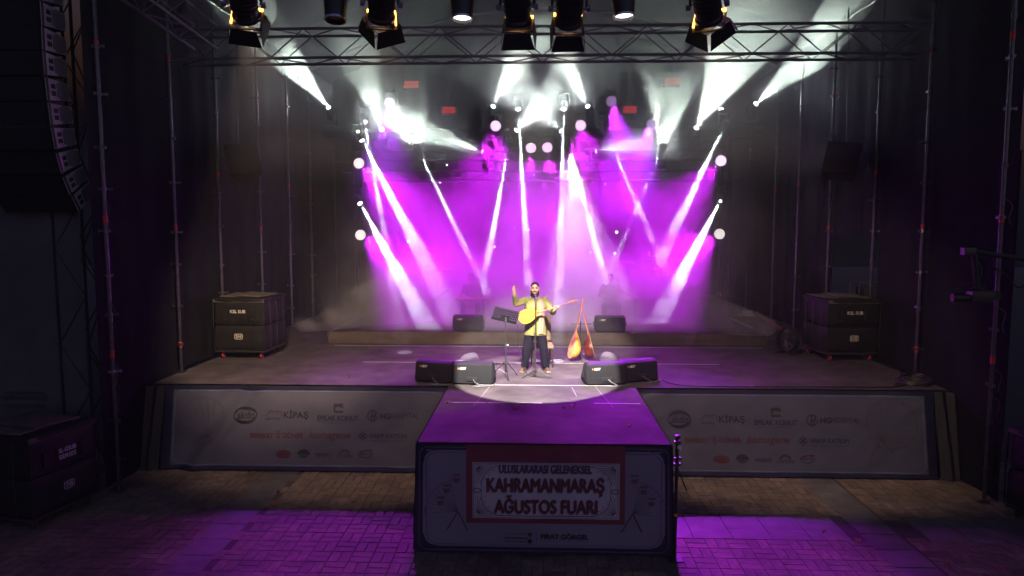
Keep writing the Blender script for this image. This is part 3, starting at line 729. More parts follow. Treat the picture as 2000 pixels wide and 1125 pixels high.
# ---------------------------------------------------------------- smoke and haze
sm = MB().bx(-6.9, 6.9, 16.9, 23.9, RZ+0.015, 7.9).build('smoke', vol_mat('stage smoke', 0.36, noise_scale=0.62, lo=0.42, hi=0.61, floor=0.10, detail=4.0, box=[(-6.9, 6.9, 3.2, 3.2), (16.9, 23.9, 0.6, 0.3), (RZ-2.0, 7.9, 0.5, 3.4)]), smooth=False)
tag(sm, 'purple lit smoke bank hanging behind the singer over the riser', 'smoke', kind='stuff')
sf_ = MB().bx(-5.2, 5.2, 16.95, 19.2, RZ+0.02, 3.9).build('smoke', vol_mat('low smoke', 1.0, noise_scale=0.7, lo=0.36, hi=0.62, floor=0.35, box=[(-5.2, 5.2, 1.6, 1.6), (16.95, 19.2, 0.5, 0.4), (RZ-2.0, 3.9, 0.5, 1.3)]), smooth=False)
tag(sf_, 'low rolling smoke around the seated musicians', 'smoke', kind='stuff')
su = MB().bx(-7.25, 7.25, 11.6, 23.0, 5.4, 10.2).build('smoke', vol_mat('high smoke', 0.12, noise_scale=0.5, lo=0.38, hi=0.66, floor=0.3, box=[(-7.25, 7.25, 1.2, 1.2), (11.6, 23.0, 1.2, 0.4), (5.4, 10.2, 1.4, 1.2)]), smooth=False)
tag(su, 'thin grey green smoke hanging under the roof among the white beams', 'smoke', kind='stuff')
def puff(a, b, r0, r1, dens, ns=1.3, label=None):
    a, b = Vector(a), Vector(b); L = (b-a).length
    o = MB().lathe([(r0*0.2, 0), (r0, L*0.03)]+[(r0+(r1-r0)*k/8, L*k/8) for k in range(1, 8)]+[(r1*0.8, L*0.97), (r1*0.3, L)], 20).build('smoke', vol_mat('drifting smoke', dens, noise_scale=ns, lo=0.38, hi=0.66, floor=0.03, axis=True, length=L, fade=(0.35, 1.2)), smooth=False)
    o.location = a; o.rotation_euler = basis_z(b-a).to_euler(); tag(o, label, 'smoke', kind='stuff')
puff((-6.15, 16.6, 2.05), (-2.7, 17.9, 2.95), 0.22, 0.95, 1.5, label='pale smoke drifting from the wing over the riser end beside the dusty topped cart')
puff((5.55, 16.1, 2.1), (2.9, 17.4, 2.55), 0.20, 0.75, 1.5, label='thin smoke blown off the floor fan over the riser')
hz = MB().bx(-61, 61, -41, 81, -1.5, 12.4).build('haze', vol_mat('haze', 0.0022), smooth=False)
tag(hz, 'thin theatrical haze filling the air of the venue', 'haze', kind='stuff')
# ---------------------------------------------------------------- printed banners
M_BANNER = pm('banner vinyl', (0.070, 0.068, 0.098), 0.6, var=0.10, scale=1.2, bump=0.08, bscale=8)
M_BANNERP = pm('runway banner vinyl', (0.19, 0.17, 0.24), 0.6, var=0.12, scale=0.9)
M_NAVY = pm('navy print', (0.012, 0.012, 0.035), 0.5, var=0.15)
M_NEON = pm('pale blue print', (0.11, 0.12, 0.21), 0.5, var=0.25, scale=3)
M_INK = pm('dark ink', (0.018, 0.016, 0.022), 0.6, var=0.1)
M_BLUEINK = pm('blue ink', (0.018, 0.022, 0.055), 0.6, var=0.1)
M_REDINK = pm('red ink', (0.075, 0.016, 0.02), 0.6, var=0.1)
M_GREENINK = pm('green ink', (0.02, 0.035, 0.02), 0.6, var=0.1)
M_TANINK = pm('brown ink', (0.05, 0.03, 0.02), 0.6, var=0.1)
M_FAINT = pm('faint line print', (0.055, 0.05, 0.06), 0.6, var=0.1)

def rrect(x0, x1, z0, z1, r, n=6):
    pts = []
    for cx, cz, a in ((x1-r, z1-r, 0), (x0+r, z1-r, PI/2), (x0+r, z0+r, PI), (x1-r, z0+r, 1.5*PI)):
        for i in range(n+1): pts.append((cx+r*math.cos(a+i/n*PI/2), cz+r*math.sin(a+i/n*PI/2)))
    return pts
def dense(pts, step=0.12, closed=True):
    out = []
    n = len(pts)
    for i in range(n if closed else n-1):
        a, b = pts[i], pts[(i+1) % n]; k = max(1, int(math.hypot(b[0]-a[0], b[1]-a[1])/step))
        out += [(a[0]+(b[0]-a[0])*j/k, a[1]+(b[1]-a[1])*j/k) for j in range(k)]
    if not closed: out.append(pts[-1])
    return out
def wheel(F, cx, cz, r, a0=0, a1=2*PI, spokes=14, w=0.008, hub=None):
    F.ring(cx, cz, r, r, w, 40, a0, a1)
    hx, hz = hub or (cx, cz)
    for i in range(spokes):
        a = a0+(a1-a0)*(i+0.5)/spokes; F.ribbon([(hx, hz), (cx+r*math.cos(a), cz+r*math.sin(a))], w*0.7)

def surf_stage(x, z):
    t = max(0, min(1, z/1.5)); e = abs(x)-1.8
    y = 12.31-0.30*(1-t)
    y -= 0.014*noise.noise((x*1.1+z*2.2, z*1.3, 5))+0.010*noise.noise((x*3.1-z*2.0, z*3.0, 9))
    y -= 0.045*math.exp(-e*1.6)*math.sin((z*0.9+e*1.6)*5.5)*(0.3+0.7*(1-abs(2*t-1)))
    f = 7.0-abs(x)
    y -= (0.06*math.exp(-((f-0.55-0.75*z)/0.16)**2)-0.05*math.exp(-((f-0.25-0.7*z)/0.2)**2)) if x < 0 else 0.02*math.sin(f*4)*math.exp(-f)
    return (x, y, z)
def on_surf(u, v, surf, y0=12.2):
    y = y0
    for _ in range(4):
        p = at_y(u, v, y); y = surf(p.x, p.z)[1]
    return p.x, p.z
def logos(t, P, dx):
    def X(px, py):
        x, z = P(px, py); return x+dx, z
    def box(a, b, c, d):
        x0, z1 = X(a, b); x1, z0 = X(c, d); return x0, x1, z0, z1
    def txt(s, a, b, c, d, mat, shear=0.0, bold=0.0, name='lettering'):
        Flat(surf_stage).text(s, *box(a, b, c, d), shear=shear, bold=bold).build(name, mat, t)
    def S(k): return k/3.333/105.5
    # ring with word
    cx, cz = X(667, 235); f = Flat(surf_stage); f.ring(cx, cz, S(70), S(54), S(7), 36)
    for sg in (1, -1):
        f.poly([(cx+S(68)*math.cos(a), cz+sg*S(54)*math.sin(a)) for a in [0.35+i*(PI-0.7)/12 for i in range(13)]]+[(cx+S(66)*math.cos(a), cz+sg*S(34)*math.sin(a)) for a in [PI-0.35-i*(PI-0.7)/12 for i in range(13)]])
    f.build('emblem', M_INK, t); txt('akdo', 612, 214, 724, 258, M_INK, bold=0.003)
    # animal head outline
    lion = [(905, 246), (900, 236), (904, 226), (893, 212), (872, 208), (858, 216), (846, 211), (832, 214), (838, 205), (812, 216), (822, 222), (800, 236), (812, 240), (792, 264), (818, 256), (812, 266), (838, 254), (858, 258), (880, 254), (884, 262), (878, 270)]
    f = Flat(surf_stage); f.ribbon([X(*q) for q in lion], S(4)); f.ribbon([X(*q) for q in [(868, 226), (882, 228)]], S(4)); f.build('emblem', M_INK, t)
    txt('KİPAŞ', 916, 200, 1073, 266, M_INK, bold=0.004)
    f = Flat(surf_stage); f.rect(*box(1240, 160, 1300, 181)); f.build('emblem', M_BLUEINK, t)
    f = Flat(surf_stage); f.ribbon([X(*q) for q in [(1236, 190), (1268, 177), (1305, 188)]], S(8)); f.build('emblem', M_REDINK, t)
    f = Flat(surf_stage); f.rect(*box(1240, 206, 1300, 221)); f.rect(*box(1240, 188, 1250, 206)); f.build('emblem', M_GREENINK, t)
    txt('EMLAK KONUT', 1135, 237, 1400, 273, M_BLUEINK, bold=0.004)
    txt('GAYRİMENKUL YATIRIM ORTAKLIĞI A.Ş.', 1167, 279, 1370, 290, M_INK)
    f = Flat(surf_stage); cx, cz = X(1493, 240); f.ring(cx, cz, S(32), S(33), S(6), 30, 0.5, 2*PI+0.1)
    f.ribbon([X(1484, 270), X(1492, 212)], S(7)); f.ribbon([X(1500, 270), X(1516, 214)], S(7)); f.ribbon([X(1478, 246), X(1516, 238)], S(6)); f.build('emblem', M_INK, t)
    txt('HG', 1545, 224, 1608, 260, M_INK, bold=0.005); txt('HOSPITAL', 1613, 224, 1790, 260, M_INK)
    txt('BEREKET', 697, 352, 847, 384, M_REDINK, bold=0.003); txt('DÖNER', 910, 344, 1040, 384, M_REDINK, bold=0.003)
    f = Flat(surf_stage)
    for q in (([(866, 342), (892, 342), (888, 356), (870, 356)]), ([(864, 360), (893, 360), (888, 374), (870, 374)]), ([(870, 378), (888, 378), (884, 390), (874, 390)])): f.ribbon([X(*p) for p in q], S(5), True)
    f.ribbon([X(879, 390), X(879, 402)], S(5)); f.build('emblem', M_REDINK, t)
    txt('komagene', 1080, 338, 1347, 402, M_REDINK, shear=0.28, bold=0.002)
    f = Flat(surf_stage); cx, cz = X(1428, 371)
    for ox, oz in ((0, 16), (0, -16), (16, 0), (-16, 0)):
        f.ribbon([(cx+S(ox+12), cz+S(oz)), (cx+S(ox), cz+S(oz+12)), (cx+S(ox-12), cz+S(oz)), (cx+S(ox), cz+S(oz-12))], S(7), True)
    f.build('emblem', M_BLUEINK, t)
    txt('VAKIF KATILIM', 1472, 357, 1713, 386, M_BLUEINK, bold=0.003); txt('Ortak geçmiş, ortak gelecek.', 1478, 397, 1710, 411, M_INK)
    f = Flat(surf_stage); cx, cz = X(913, 490); f.ring(cx, cz, S(45), S(20), S(10), 28)
    f.disc(cx, cz, S(36), S(13))
    for k in range(-3, 4): f.poly([(cx+S(k*12-6), cz+S(20-abs(k)*2)), (cx+S(k*12+6), cz+S(20-abs(k)*2)), (cx+S(k*12), cz+S(33-abs(k)*4))])
    f.build('emblem', M_REDINK, t)
    f = Flat(surf_stage); cx, cz = X(1043, 492); f.poly([(cx+S(42)*math.cos(a), cz+S(34)*math.sin(a)) for a in [i*PI/14 for i in range(15)]]); f.build('emblem', M_INK, t)
    f = Flat(surf_stage); f.poly([(cx+S(30)*math.cos(a), cz-S(4)-S(18)*math.sin(a)) for a in [i*PI/10 for i in range(11)]]); f.build('emblem', M_GREENINK, t)
    txt('MADO', 1127, 480, 1222, 506, M_INK, bold=0.002)
    f = Flat(surf_stage); cx, cz = X(1310, 492); f.ring(cx, cz, S(30), S(26), S(15), 16, 0.1, PI-0.1); f.build('emblem', M_TANINK, t)
    txt('marfedo', 1260, 486, 1363, 514, M_INK)
    f = Flat(surf_stage); cx, cz = X(1447, 490); f.ring(cx, cz, S(44), S(22), S(5), 28); f.build('emblem', M_BLUEINK, t)
    f = Flat(surf_stage); f.ribbon([X(1418, 478), X(1450, 466), X(1494, 464)], S(9)); f.build('emblem', M_REDINK, t); txt('maraş', 1414, 480, 1480, 500, M_INK)

def PL(px, py): return on_surf(280+px/3.333, 740+py/3.333, surf_stage)
for s, lab in ((-1, 'wide grey sponsor banner hung on the stage front on the music stand side'), (1, 'wide grey sponsor banner on the stage front with a ferris wheel at its end')):
    xa, xb = (-7.02, -1.76) if s < 0 else (1.78, 7.02)
    t = thing('banner', lab, 'banner', (0, 0, 0))
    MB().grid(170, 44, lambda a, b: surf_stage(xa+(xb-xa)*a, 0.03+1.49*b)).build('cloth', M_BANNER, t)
    f = Flat(surf_stage); ro = dense(rrect(xa+0.0, xb-0.0, 0.03, 1.52, 0.02, 2), 0.06); 
    outer = dense(rrect(xa+0.14, xb-0.08, 0.13, 1.45, 0.16), 0.06)
    # navy margin of the print, inner edge rounded
    def quad_strip(x0, x1, z0, z1): 
        nx = max(1, int((x1-x0)/0.06)); nz = max(1, int((z1-z0)/0.06))
        o = len(f.v)
        f.v += [(x0+(x1-x0)*i/nx, z0+(z1-z0)*j/nz) for j in range(nz+1) for i in range(nx+1)]
        f.f += [(o+j*(nx+1)+i, o+j*(nx+1)+i+1, o+(j+1)*(nx+1)+i+1, o+(j+1)*(nx+1)+i) for j in range(nz) for i in range(nx)]
    quad_strip(xa, xb, 0.03, 0.10); quad_strip(xa, xb, 1.455, 1.52)
    if s < 0: quad_strip(xa, xa+0.16, 0.03, 1.52)
    else: quad_strip(xb-0.16, xb, 0.03, 1.52)
    f.build('printed_margin', M_NAVY, t, 0.003)
    f = Flat(surf_stage); f.ribbon(dense(rrect(xa+(0.2 if s < 0 else 0.05), xb-(0.2 if s > 0 else 0.05), 0.12, 1.44, 0.15), 0.05), 0.022, True); f.build('printed_frame', M_NEON, t, 0.005)
    f = Flat(surf_stage)
    if s > 0:
        cx, cz = on_surf(1741, 828, surf_stage); hx, hz = on_surf(1719, 860, surf_stage); wheel(f, cx, cz, 0.44, 0, 2*PI, 18, 0.012, (hx, hz)); f.ribbon([(hx, hz), (hx-0.2, hz-0.3)], 0.02); f.ribbon([(hx, hz), (hx+0.25, hz-0.25)], 0.02)
        for i in range(12): f.disc(cx+0.44*math.cos(i*PI/6), cz+0.44*math.sin(i*PI/6)-0.02, 0.035, 0.03, 8)
    else:
        cx, cz = on_surf(395, 820, surf_stage); wheel(f, cx, cz, 0.42, 0, 2*PI, 16, 0.010, on_surf(411, 850, surf_stage))
    f.build('printed_wheel', M_FAINT, t)
    dx = 0.0 if s < 0 else on_surf(1326.2, 814.4, surf_stage)[0]-on_surf(480.1, 810.5, surf_stage)[0]
    logos(t, PL, dx)

def surf_run(x, z):
    t = z/1.5; e = max(0, abs(x)-1.55)
    return (x*(1+0.012*(1-t)*(abs(x) > 1.6)), 8.985-0.02*(1-t)-0.006*noise.noise((x*1.5, z*1.8, 2))-0.012*noise.noise((x*0.7, z*0.6, 7))+e*0.25-0.10*e*(1-t)*3, z)
def PR(px, py): return on_surf(790+px/2.922, 740+py/2.922, surf_run, 8.97)
t = thing('banner', 'runway front banner with a cream fair sign on a red panel', 'banner', (0, 8.98, 0))
t.location = (0, 0, 0)
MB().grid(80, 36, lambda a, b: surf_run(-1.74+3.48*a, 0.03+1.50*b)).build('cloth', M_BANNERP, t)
f = Flat(surf_run)
def qs(F, x0, x1, z0, z1, st=0.08):
    nx = max(1, int((x1-x0)/st)); nz = max(1, int((z1-z0)/st)); o = len(F.v)
    F.v += [(x0+(x1-x0)*i/nx, z0+(z1-z0)*j/nz) for j in range(nz+1) for i in range(nx+1)]
    F.f += [(o+j*(nx+1)+i, o+j*(nx+1)+i+1, o+(j+1)*(nx+1)+i+1, o+(j+1)*(nx+1)+i) for j in range(nz) for i in range(nx)]
    return F
qs(f, -1.74, 1.74, 0.03, 0.12); qs(f, -1.74, 1.74, 1.46, 1.53); qs(f, -1.74, -1.63, 0.12, 1.46); qs(f, 1.63, 1.74, 0.12, 1.46)
for sx in (-1, 1):
    for z, sg in ((0.12, 1), (1.46, -1)): f.poly([(sx*1.63, z), (sx*1.63, z+sg*0.2), (sx*1.60, z+sg*0.08), (sx*1.55, z+sg*0.03), (sx*1.43, z)])
f.build('printed_margin', M_NAVY, t, 0.003)
f = Flat(surf_run); f.ribbon(dense(rrect(-1.59, 1.59, 0.15, 1.43, 0.16), 0.05), 0.02, True); f.ribbon(dense(rrect(-1.68, 1.68, 0.07, 1.50, 0.12), 0.05), 0.010, True); f.build('printed_frame', M_NEON, t, 0.005)
M_PANELR = pm('red panel print', (0.17, 0.03, 0.05), 0.5, var=0.2, scale=3)
x0, z1 = PR(352, 372); x1, z0 = PR(1256, 832); qs(Flat(surf_run), x0, x1, z0, z1).build('printed_panel', M_PANELR, t, 0.006)
M_CREAM = pm('cream print', (0.45, 0.41, 0.50), 0.5, var=0.1, scale=2)
x0, z1 = PR(388, 474); x1, z0 = PR(1226, 803); qs(Flat(surf_run), x0, x1, z0, z1).build('printed_plaque', M_CREAM, t, 0.009)
M_DECO = pm('grey deco line print', (0.05, 0.04, 0.055), 0.5, var=0.1)
f = Flat(surf_run); w = x1-x0; h = z1-z0
for k, off in ((0, 0.012), (1, 0.035)): f.ribbon(dense(rrect(x0+off, x1-off, z0+off, z1-off, 0.01, 2), 0.08), 0.006, True)
f.ribbon(dense(rrect(x0+0.12, x1-0.12, z0+0.04, z1-0.05, 0.27, 10), 0.08), 0.007, True)
for sx, ex in ((1, x0), (-1, x1)):
    for sz, ez in ((1, z0), (-1, z1)):
        bx_, bz_ = ex+sx*0.05, ez+sz*0.05
        for i in range(9):
            a = (i+0.5)/9*PI/2; l = 0.20 if i % 2 else 0.17
            dx_, dz_ = math.cos(a), math.sin(a)
            f.ribbon([(bx_+sx*dx_*0.03, bz_+sz*dz_*0.03), (bx_+sx*dx_*(l+0.08*abs(math.cos(2*a))), bz_+sz*dz_*(l+0.08*abs(math.cos(2*a))))], 0.007)
f.ring((x0+0.06), (z0+z1)/2, 0.05, 0.03, 0.012, 16); f.ring((x1-0.06), (z0+z1)/2, 0.05, 0.03, 0.012, 16)
f.build('printed_deco', M_DECO, t, 0.011)
M_MAROON = pm('maroon lettering', (0.10, 0.018, 0.028), 0.5, var=0.1); M_PLUM = pm('plum lettering', (0.06, 0.035, 0.075), 0.5, var=0.1); M_SHADOWP = pm('grey drop print', (0.15, 0.12, 0.16), 0.5, var=0.1)
def rt(s, a, b, c, d, mat, bold=0.0, drop=None, lift=0.013):
    x0, z1 = PR(a, b); x1, z0 = PR(c, d)
    if drop: Flat(surf_run).text(s, x0-0.012, x1-0.012, z0-0.014, z1-0.014, bold=bold).build('lettering_shadow', drop, t, lift-0.001)
    Flat(surf_run).text(s, x0, x1, z0, z1, bold=bold).build('lettering', mat, t, lift+0.001)
rt('ULUSLARARASI GELENEKSEL', 543, 487, 1070, 538, M_PLUM, 0.004, M_SHADOWP)
rt('KAHRAMANMARAŞ', 474, 558, 1138, 668, M_MAROON, 0.009, M_SHADOWP)
rt('AĞUSTOS FUARI', 516, 660, 1098, 768, M_MAROON, 0.009, M_SHADOWP)
rt('Kahramanmaraş', 572, 898, 700, 916, M_INK, 0.001, None, 0.005); rt('Büyükşehir Belediyesi', 572, 919, 698, 936, M_INK, 0.0, None, 0.005)
rt('FIRAT GÖRGEL', 780, 880, 1048, 917, M_INK, 0.005, None, 0.005); rt('KAHRAMANMARAŞ BÜYÜKŞEHİR BELEDİYE BAŞKANI', 780, 921, 1050, 932, M_INK, 0, None, 0.005)
f = Flat(surf_run); f.ribbon([PR(755, 870), PR(755, 946)], 0.004)
pts = [PR(580+i*12, 884 if i % 2 else 879) for i in range(10)]; f.ribbon(pts, 0.005); a = PR(716, 925); f.disc(a[0], a[1], 0.035, 0.035, 14); f.build('emblem', M_INK, t, 0.006)
f = Flat(surf_run); f.poly([PR(699, 878), PR(733, 878), PR(716, 908)]); f.build('emblem', M_REDINK, t, 0.007)
M_GOND = pm('rose gondola print', (0.12, 0.06, 0.09), 0.5, var=0.2)
for c, gs, aa in (((305, 755), ((297, 565), (242, 625), (205, 695)), (PI*0.55, PI*1.05)), ((1302, 770), ((1312, 572), (1365, 635), (1408, 702)), (-PI*0.05, PI*0.45))):
    f = Flat(surf_run); cx, cz = PR(*c); wheel(f, cx, cz, 0.44, aa[0], aa[1], 9, 0.007)
    f.ribbon([(cx, cz), (cx-0.15, cz-0.26)], 0.02); f.ribbon([(cx, cz), (cx+0.13, cz-0.26)], 0.02); f.build('printed_wheel', M_FAINT, t, 0.004)
    f = Flat(surf_run)
    for q in gs:
        gx, gz = PR(*q); f.poly([(gx-0.06, gz+0.03), (gx-0.04, gz+0.06), (gx+0.05, gz+0.06), (gx+0.06, gz+0.03)]); f.poly([(gx-0.05, gz), (gx+0.05, gz), (gx+0.035, gz-0.06), (gx-0.035, gz-0.06)])
    f.build('printed_gondola', M_GOND, t, 0.006)
# side cloths of the runway
for s in (-1, 1):
    tt = thing('side_cloth', 'dark cloth hung along the runway side facing the '+('music stand' if s < 0 else 'fan')+' half', 'cloth', (s*1.74, 9, 0))
    MB().grid(40, 16, lambda a, b: (s*(1.735+0.03*noise.noise((a*6, b*2, s))*(1-b)+0.05*(1-b)), 9.0+3.2*a, 0.03+1.50*b)).build('cloth', M_NAVY, tt, world=True)

# scrim with the fair's name beside the loudspeaker column
def surf_scrim(x, z): return (x, 11.35+0.02*noise.noise((x, z, 1)), z)
t = thing('scrim_banner', 'dim grey mesh banner with the fair name, behind the cart marked 7/8', 'banner', (0, 0, 0))
MB().grid(30, 30, lambda a, b: surf_scrim(-13.5+5.65*a, 0.05+4.65*b)).build('cloth', M_SCRIM, t)
for s_, b in (('ULUSLARARASI GELENEKSEL', (12, 765, 88, 770)), ('KAHRAMANMARAŞ', (4, 772, 92, 784)), ('AĞUSTOS FUARI', (12, 786, 88, 797))):
    xa, za = on_surf(b[0], b[3], surf_scrim, 11.3); xb, zb = on_surf(b[2], b[1], surf_scrim, 11.3); Flat(surf_scrim).text(s_, xa, xb, za, zb, bold=0.004).build('lettering', M_INK, t)

# ---------------------------------------------------------------- loudspeaker column
la = thing('line_array', 'curved hanging column of stacked loudspeaker cabinets with grey side panels', 'loudspeaker', (-8.4, 9.5, 4.5))
cp = [(100, -14), (105, 36), (107, 84), (110, 130), (114.5, 178), (120, 224), (126.5, 268), (136, 311), (148.5, 349), (164, 381)]
XS = -7.72
pts = [at_x(u, v, XS) for u, v in cp]
M_ARRAY = pm('array side panel', (0.42, 0.40, 0.45), 0.6, var=0.2, scale=15)
M_PANEL2 = pm('side grille mesh', (0.18, 0.17, 0.2), 0.7, var=0.2, scale=40)
for i, p in enumerate(pts):
    q = pts[min(i+1, len(pts)-1)]-pts[max(i-1, 0)]
    down = Vector((0, q.y, q.z)).normalized(); ang = math.atan2(down.y, -down.z)
    hgt = 0.985*(pts[min(i+1, len(pts)-1)]-pts[max(i-1, 0)]).length/(1 if 0 < i < len(pts)-1 else 0.5)/2
    M = Matrix.Translation((0, p.y, p.z)) @ Matrix.Rotation(ang, 4, 'X')
    h = hgt/2; d = 0.30
    c = MB().prism([(-d, -h), (d*0.85, -h*0.72), (d*0.85, h*0.72), (-d, h)], 0, 1)
    # outline is in (y, z) pushed along x: rebuild by hand
    c = MB(); o = [(-d, -h), (d*0.85, -h*0.78), (d*0.85, h*0.78), (-d, h)]
    c._add([M @ Vector((XS-1.25, y, z)) for y, z in o]+[M @ Vector((XS, y, z)) for y, z in o], [(0, 1, 2, 3), (7, 6, 5, 4)]+[(k, 4+k, 4+(k+1) % 4, (k+1) % 4) for k in range(4)])
    cab = c.build('cabinet', M_GREYPL, la, world=True, smooth=False)
    fr = MB().bx(XS-1.22, XS-0.03, -d-0.012, -d-0.002, -h*0.94, h*0.94, M).build('grille', M_GRILLE, la, world=True, smooth=False)
    sp = MB(); sp._add([M @ Vector((XS+0.004+e, y*0.97, z*0.94)) for e in (0, 0.012) for y, z in o], [(0, 1, 2, 3), (7, 6, 5, 4)]+[(k, 4+k, 4+(k+1) % 4, (k+1) % 4) for k in range(4)])
    spo = sp.build('side_panel', M_ARRAY, la, world=True, smooth=False)
    hx = MB(); ho = [(-0.06, -h*0.62), (-0.02, -h*0.62), (0.02, -h*0.78), (d*0.62, -h*0.66), (d*0.78, -h*0.3), (d*0.78, h*0.3), (d*0.62, h*0.66), (0.02, h*0.78), (-0.02, h*0.62), (-0.06, h*0.62)]
    hx._add([M @ Vector((XS+0.017+e, y, z)) for e in (0, 0.008) for y, z in ho], [tuple(range(10)), tuple(range(10, 20))[::-1]]+[(k, 10+k, 10+(k+1) % 10, (k+1) % 10) for k in range(10)])
    hx.build('side_grille', M_PANEL2, la, world=True, smooth=False)
    for kz in (-1, 1): MB().bx(XS+0.017, XS+0.022, -d*0.62, -d*0.30, kz*h*0.30-h*0.20, kz*h*0.30+h*0.20, M).build('handle_slot', M_BLACK, la, world=True, smooth=False)
    MB().bx(XS-0.05, XS+0.03, -d*0.95, -d*0.85, -h*1.05, h*1.05, M).build('rigging_rail', M_DARKMET, la, world=True, smooth=False)

# ---------------------------------------------------------------- carts of covered subwoofers
def puffy(cx, cy_, cz, sx, sy, sz, amp=0.018, n=9, seed=0):
    bm = bmesh.new(); bmesh.ops.create_cube(bm, size=1.0); bmesh.ops.subdivide_edges(bm, edges=bm.edges, cuts=n, use_grid_fill=True)
    for v in bm.verts:
        x, y, z = v.co; q = Vector((x, y, z))
        e = [max(0, 1-(2*abs(c))**6) for c in q]
        bul = Vector((x*e[1]*e[2], y*e[0]*e[2], z*e[0]*e[1]))*0.06
        # rounded edges
        rr = Vector((x*(1-0.02*((2*abs(y))**8+(2*abs(z))**8)), y*(1-0.02*((2*abs(x))**8+(2*abs(z))**8)), z*(1-0.02*((2*abs(x))**8+(2*abs(y))**8))))
        p = rr+bul*0.5
        w = Vector((cx+p.x*sx, cy_+p.y*sy, cz+p.z*sz))
        nv = Vector((noise.noise((w.x*3.2+seed, w.y*3.2, w.z*3.2)), noise.noise((w.x*3.2, w.y*3.2+seed+9, w.z*3.2)), 0.3*noise.noise((w.x*4, w.y*4, w.z*4+seed))))
        n2 = noise.noise((w.x*9+w.z*7, w.y*9, w.z*5+seed))
        v.co = w+nv*amp+Vector((x, y, 0))*n2*amp*0.9
    mb = MB(); bm.verts.index_update(); mb.v = [tuple(v.co) for v in bm.verts]; mb.f = [tuple(v.index for v in f.verts) for f in bm.faces]; mb.mi = [0]*len(mb.f); bm.free()
    return mb
def cart(label, loc, rotz, words, num, ink, wheel_mat, w=1.16, d=1.2, hz=1.36, seed=0, top_mat=None):
    t = thing('subwoofer_cart', label, 'cart', loc, rotz)
    z0 = 0.19; zm = z0+(hz-0.05-z0)*0.49
    MB().bx(-w/2, w/2, -d/2, d/2, z0-0.05, z0-0.005).build('dolly', M_BLACK, t, bevel=0.008)
    puffy(0, 0, (z0+zm)/2, w, d, zm-z0, seed=seed).build('lower_cover', M_CASE, t, fix=False, ang=50)
    puffy(0, 0, (zm+hz-0.06)/2+0.01, w*0.985, d*0.985, hz-0.06-zm, seed=seed+5).build('upper_cover', M_CASE, t, fix=False, ang=50)
    puffy(0, -0.005, hz-0.05, w*1.03, d*1.03, 0.07, amp=0.014, seed=seed+8).build('lid_flap', M_CASE, t, fix=False, ang=50)
    rim = MB().grid(24, 2, lambda a, b: (-w*0.5+w*a, -d*0.515-0.012*math.sin(a*17)-0.02*b*(1-b), hz-0.10+0.075*b)).build('folded_edge', top_mat or M_CASETOP, t)
    for k, (x, y, sx, sy, rz, z) in enumerate([(-0.1, 0.05, w*0.78, d*0.72, 0.06, hz-0.005), (0.12, -0.02, w*0.6, d*0.7, -0.10, hz+0.020)]):
        MB().bx(-sx/2, sx/2, -sy/2, sy/2, -0.01, 0.012, Matrix.Translation((x, y, z+0.006)) @ Matrix.Rotation(rz, 4, 'Z') @ Matrix.Rotation(0.02*(k+1), 4, 'Y')).build('loose_board', top_mat or M_CASETOP, t, bevel=0.004)
    yf = -d/2-0.045
    for sx in (-1, 1):
        pd = MB().bx(sx*w*0.27-0.075, sx*w*0.27+0.075, yf, yf+0.03, zm+0.15, zm+0.36).build('pocket_flap', M_CASE, t, bevel=0.01)
        MB().bx(sx*w*0.27-0.055, sx*w*0.27+0.055, yf-0.012, yf-0.002, zm+0.13, zm+0.155).build('strap', M_BLACK, t, smooth=False)
        MB().tube([(sx*w*0.49, -d*0.5-0.02, z0), (sx*w*0.497, -d*0.5-0.03, zm), (sx*w*0.49, -d*0.5-0.02, hz-0.1)], 0.014, 6).build('corner_piping', M_CASE, t)
    for kx in (-1, 0, 1): MB().tube([(w/2+0.012, kx*d*0.3, z0), (w/2+0.03, kx*d*0.3, zm), (w/2+0.012, kx*d*0.3, hz-0.1)], 0.009, 6).build('side_seam', M_BLACK, t)
    for kx in (-1, 0, 1): MB().tube([(-w/2-0.012, kx*d*0.3, z0), (-w/2-0.03, kx*d*0.3, zm), (-w/2-0.012, kx*d*0.3, hz-0.1)], 0.009, 6).build('side_seam', M_BLACK, t)
    sf = lambda x, z: (x, yf, z)
    zt = zm+0.30
    if len(words) == 1: Flat(sf).text(words[0], -0.17, 0.17, zt-0.01, zt+0.055, bold=0.004).build('lettering', ink, t, 0.014)
    else:
        for k, wd in enumerate(words): Flat(sf).text(wd, -0.15, 0.15, zt-0.02-0.10*k, zt+0.045-0.10*k, bold=0.004).build('lettering', ink, t, 0.014)
    zb = (z0+zm)/2+0.04
    Flat(sf).ribbon(rrect(-0.085, 0.085, zb-0.055, zb+0.055, 0.02, 3), 0.012, True).text(num, -0.06, 0.06, zb-0.032, zb+0.032, bold=0.004).build('number_badge', ink, t, 0.014)
    for sx in (-1, 1):
        for sy in (-1, 1):
            x, y = sx*(w/2-0.14), sy*(d/2-0.12)
            cs = MB().bx(x-0.05, x+0.05, y-0.04, y+0.04, 0.128, 0.14); cs.bx(x-0.035, x-0.027, y-0.035, y+0.035, 0.05, 0.13); cs.bx(x+0.027, x+0.035, y-0.035, y+0.035, 0.05, 0.13)
            co = cs.build('caster', M_STEEL, t, smooth=False)
            Mw = Matrix.Translation((x, y, 0.062)) @ Matrix.Rotation(PI/2, 4, 'Y')
            MB().lathe([(0.030, -0.02), (0.062, -0.02), (0.062, 0.02), (0.030, 0.02)], 16, Mw, closed=True).build('tyre', wheel_mat, co)
            MB().lathe([(0.0, -0.012), (0.030, -0.014), (0.030, 0.014), (0.0, 0.012)], 12, Mw).build('rim', M_PANEL, co)
    return t
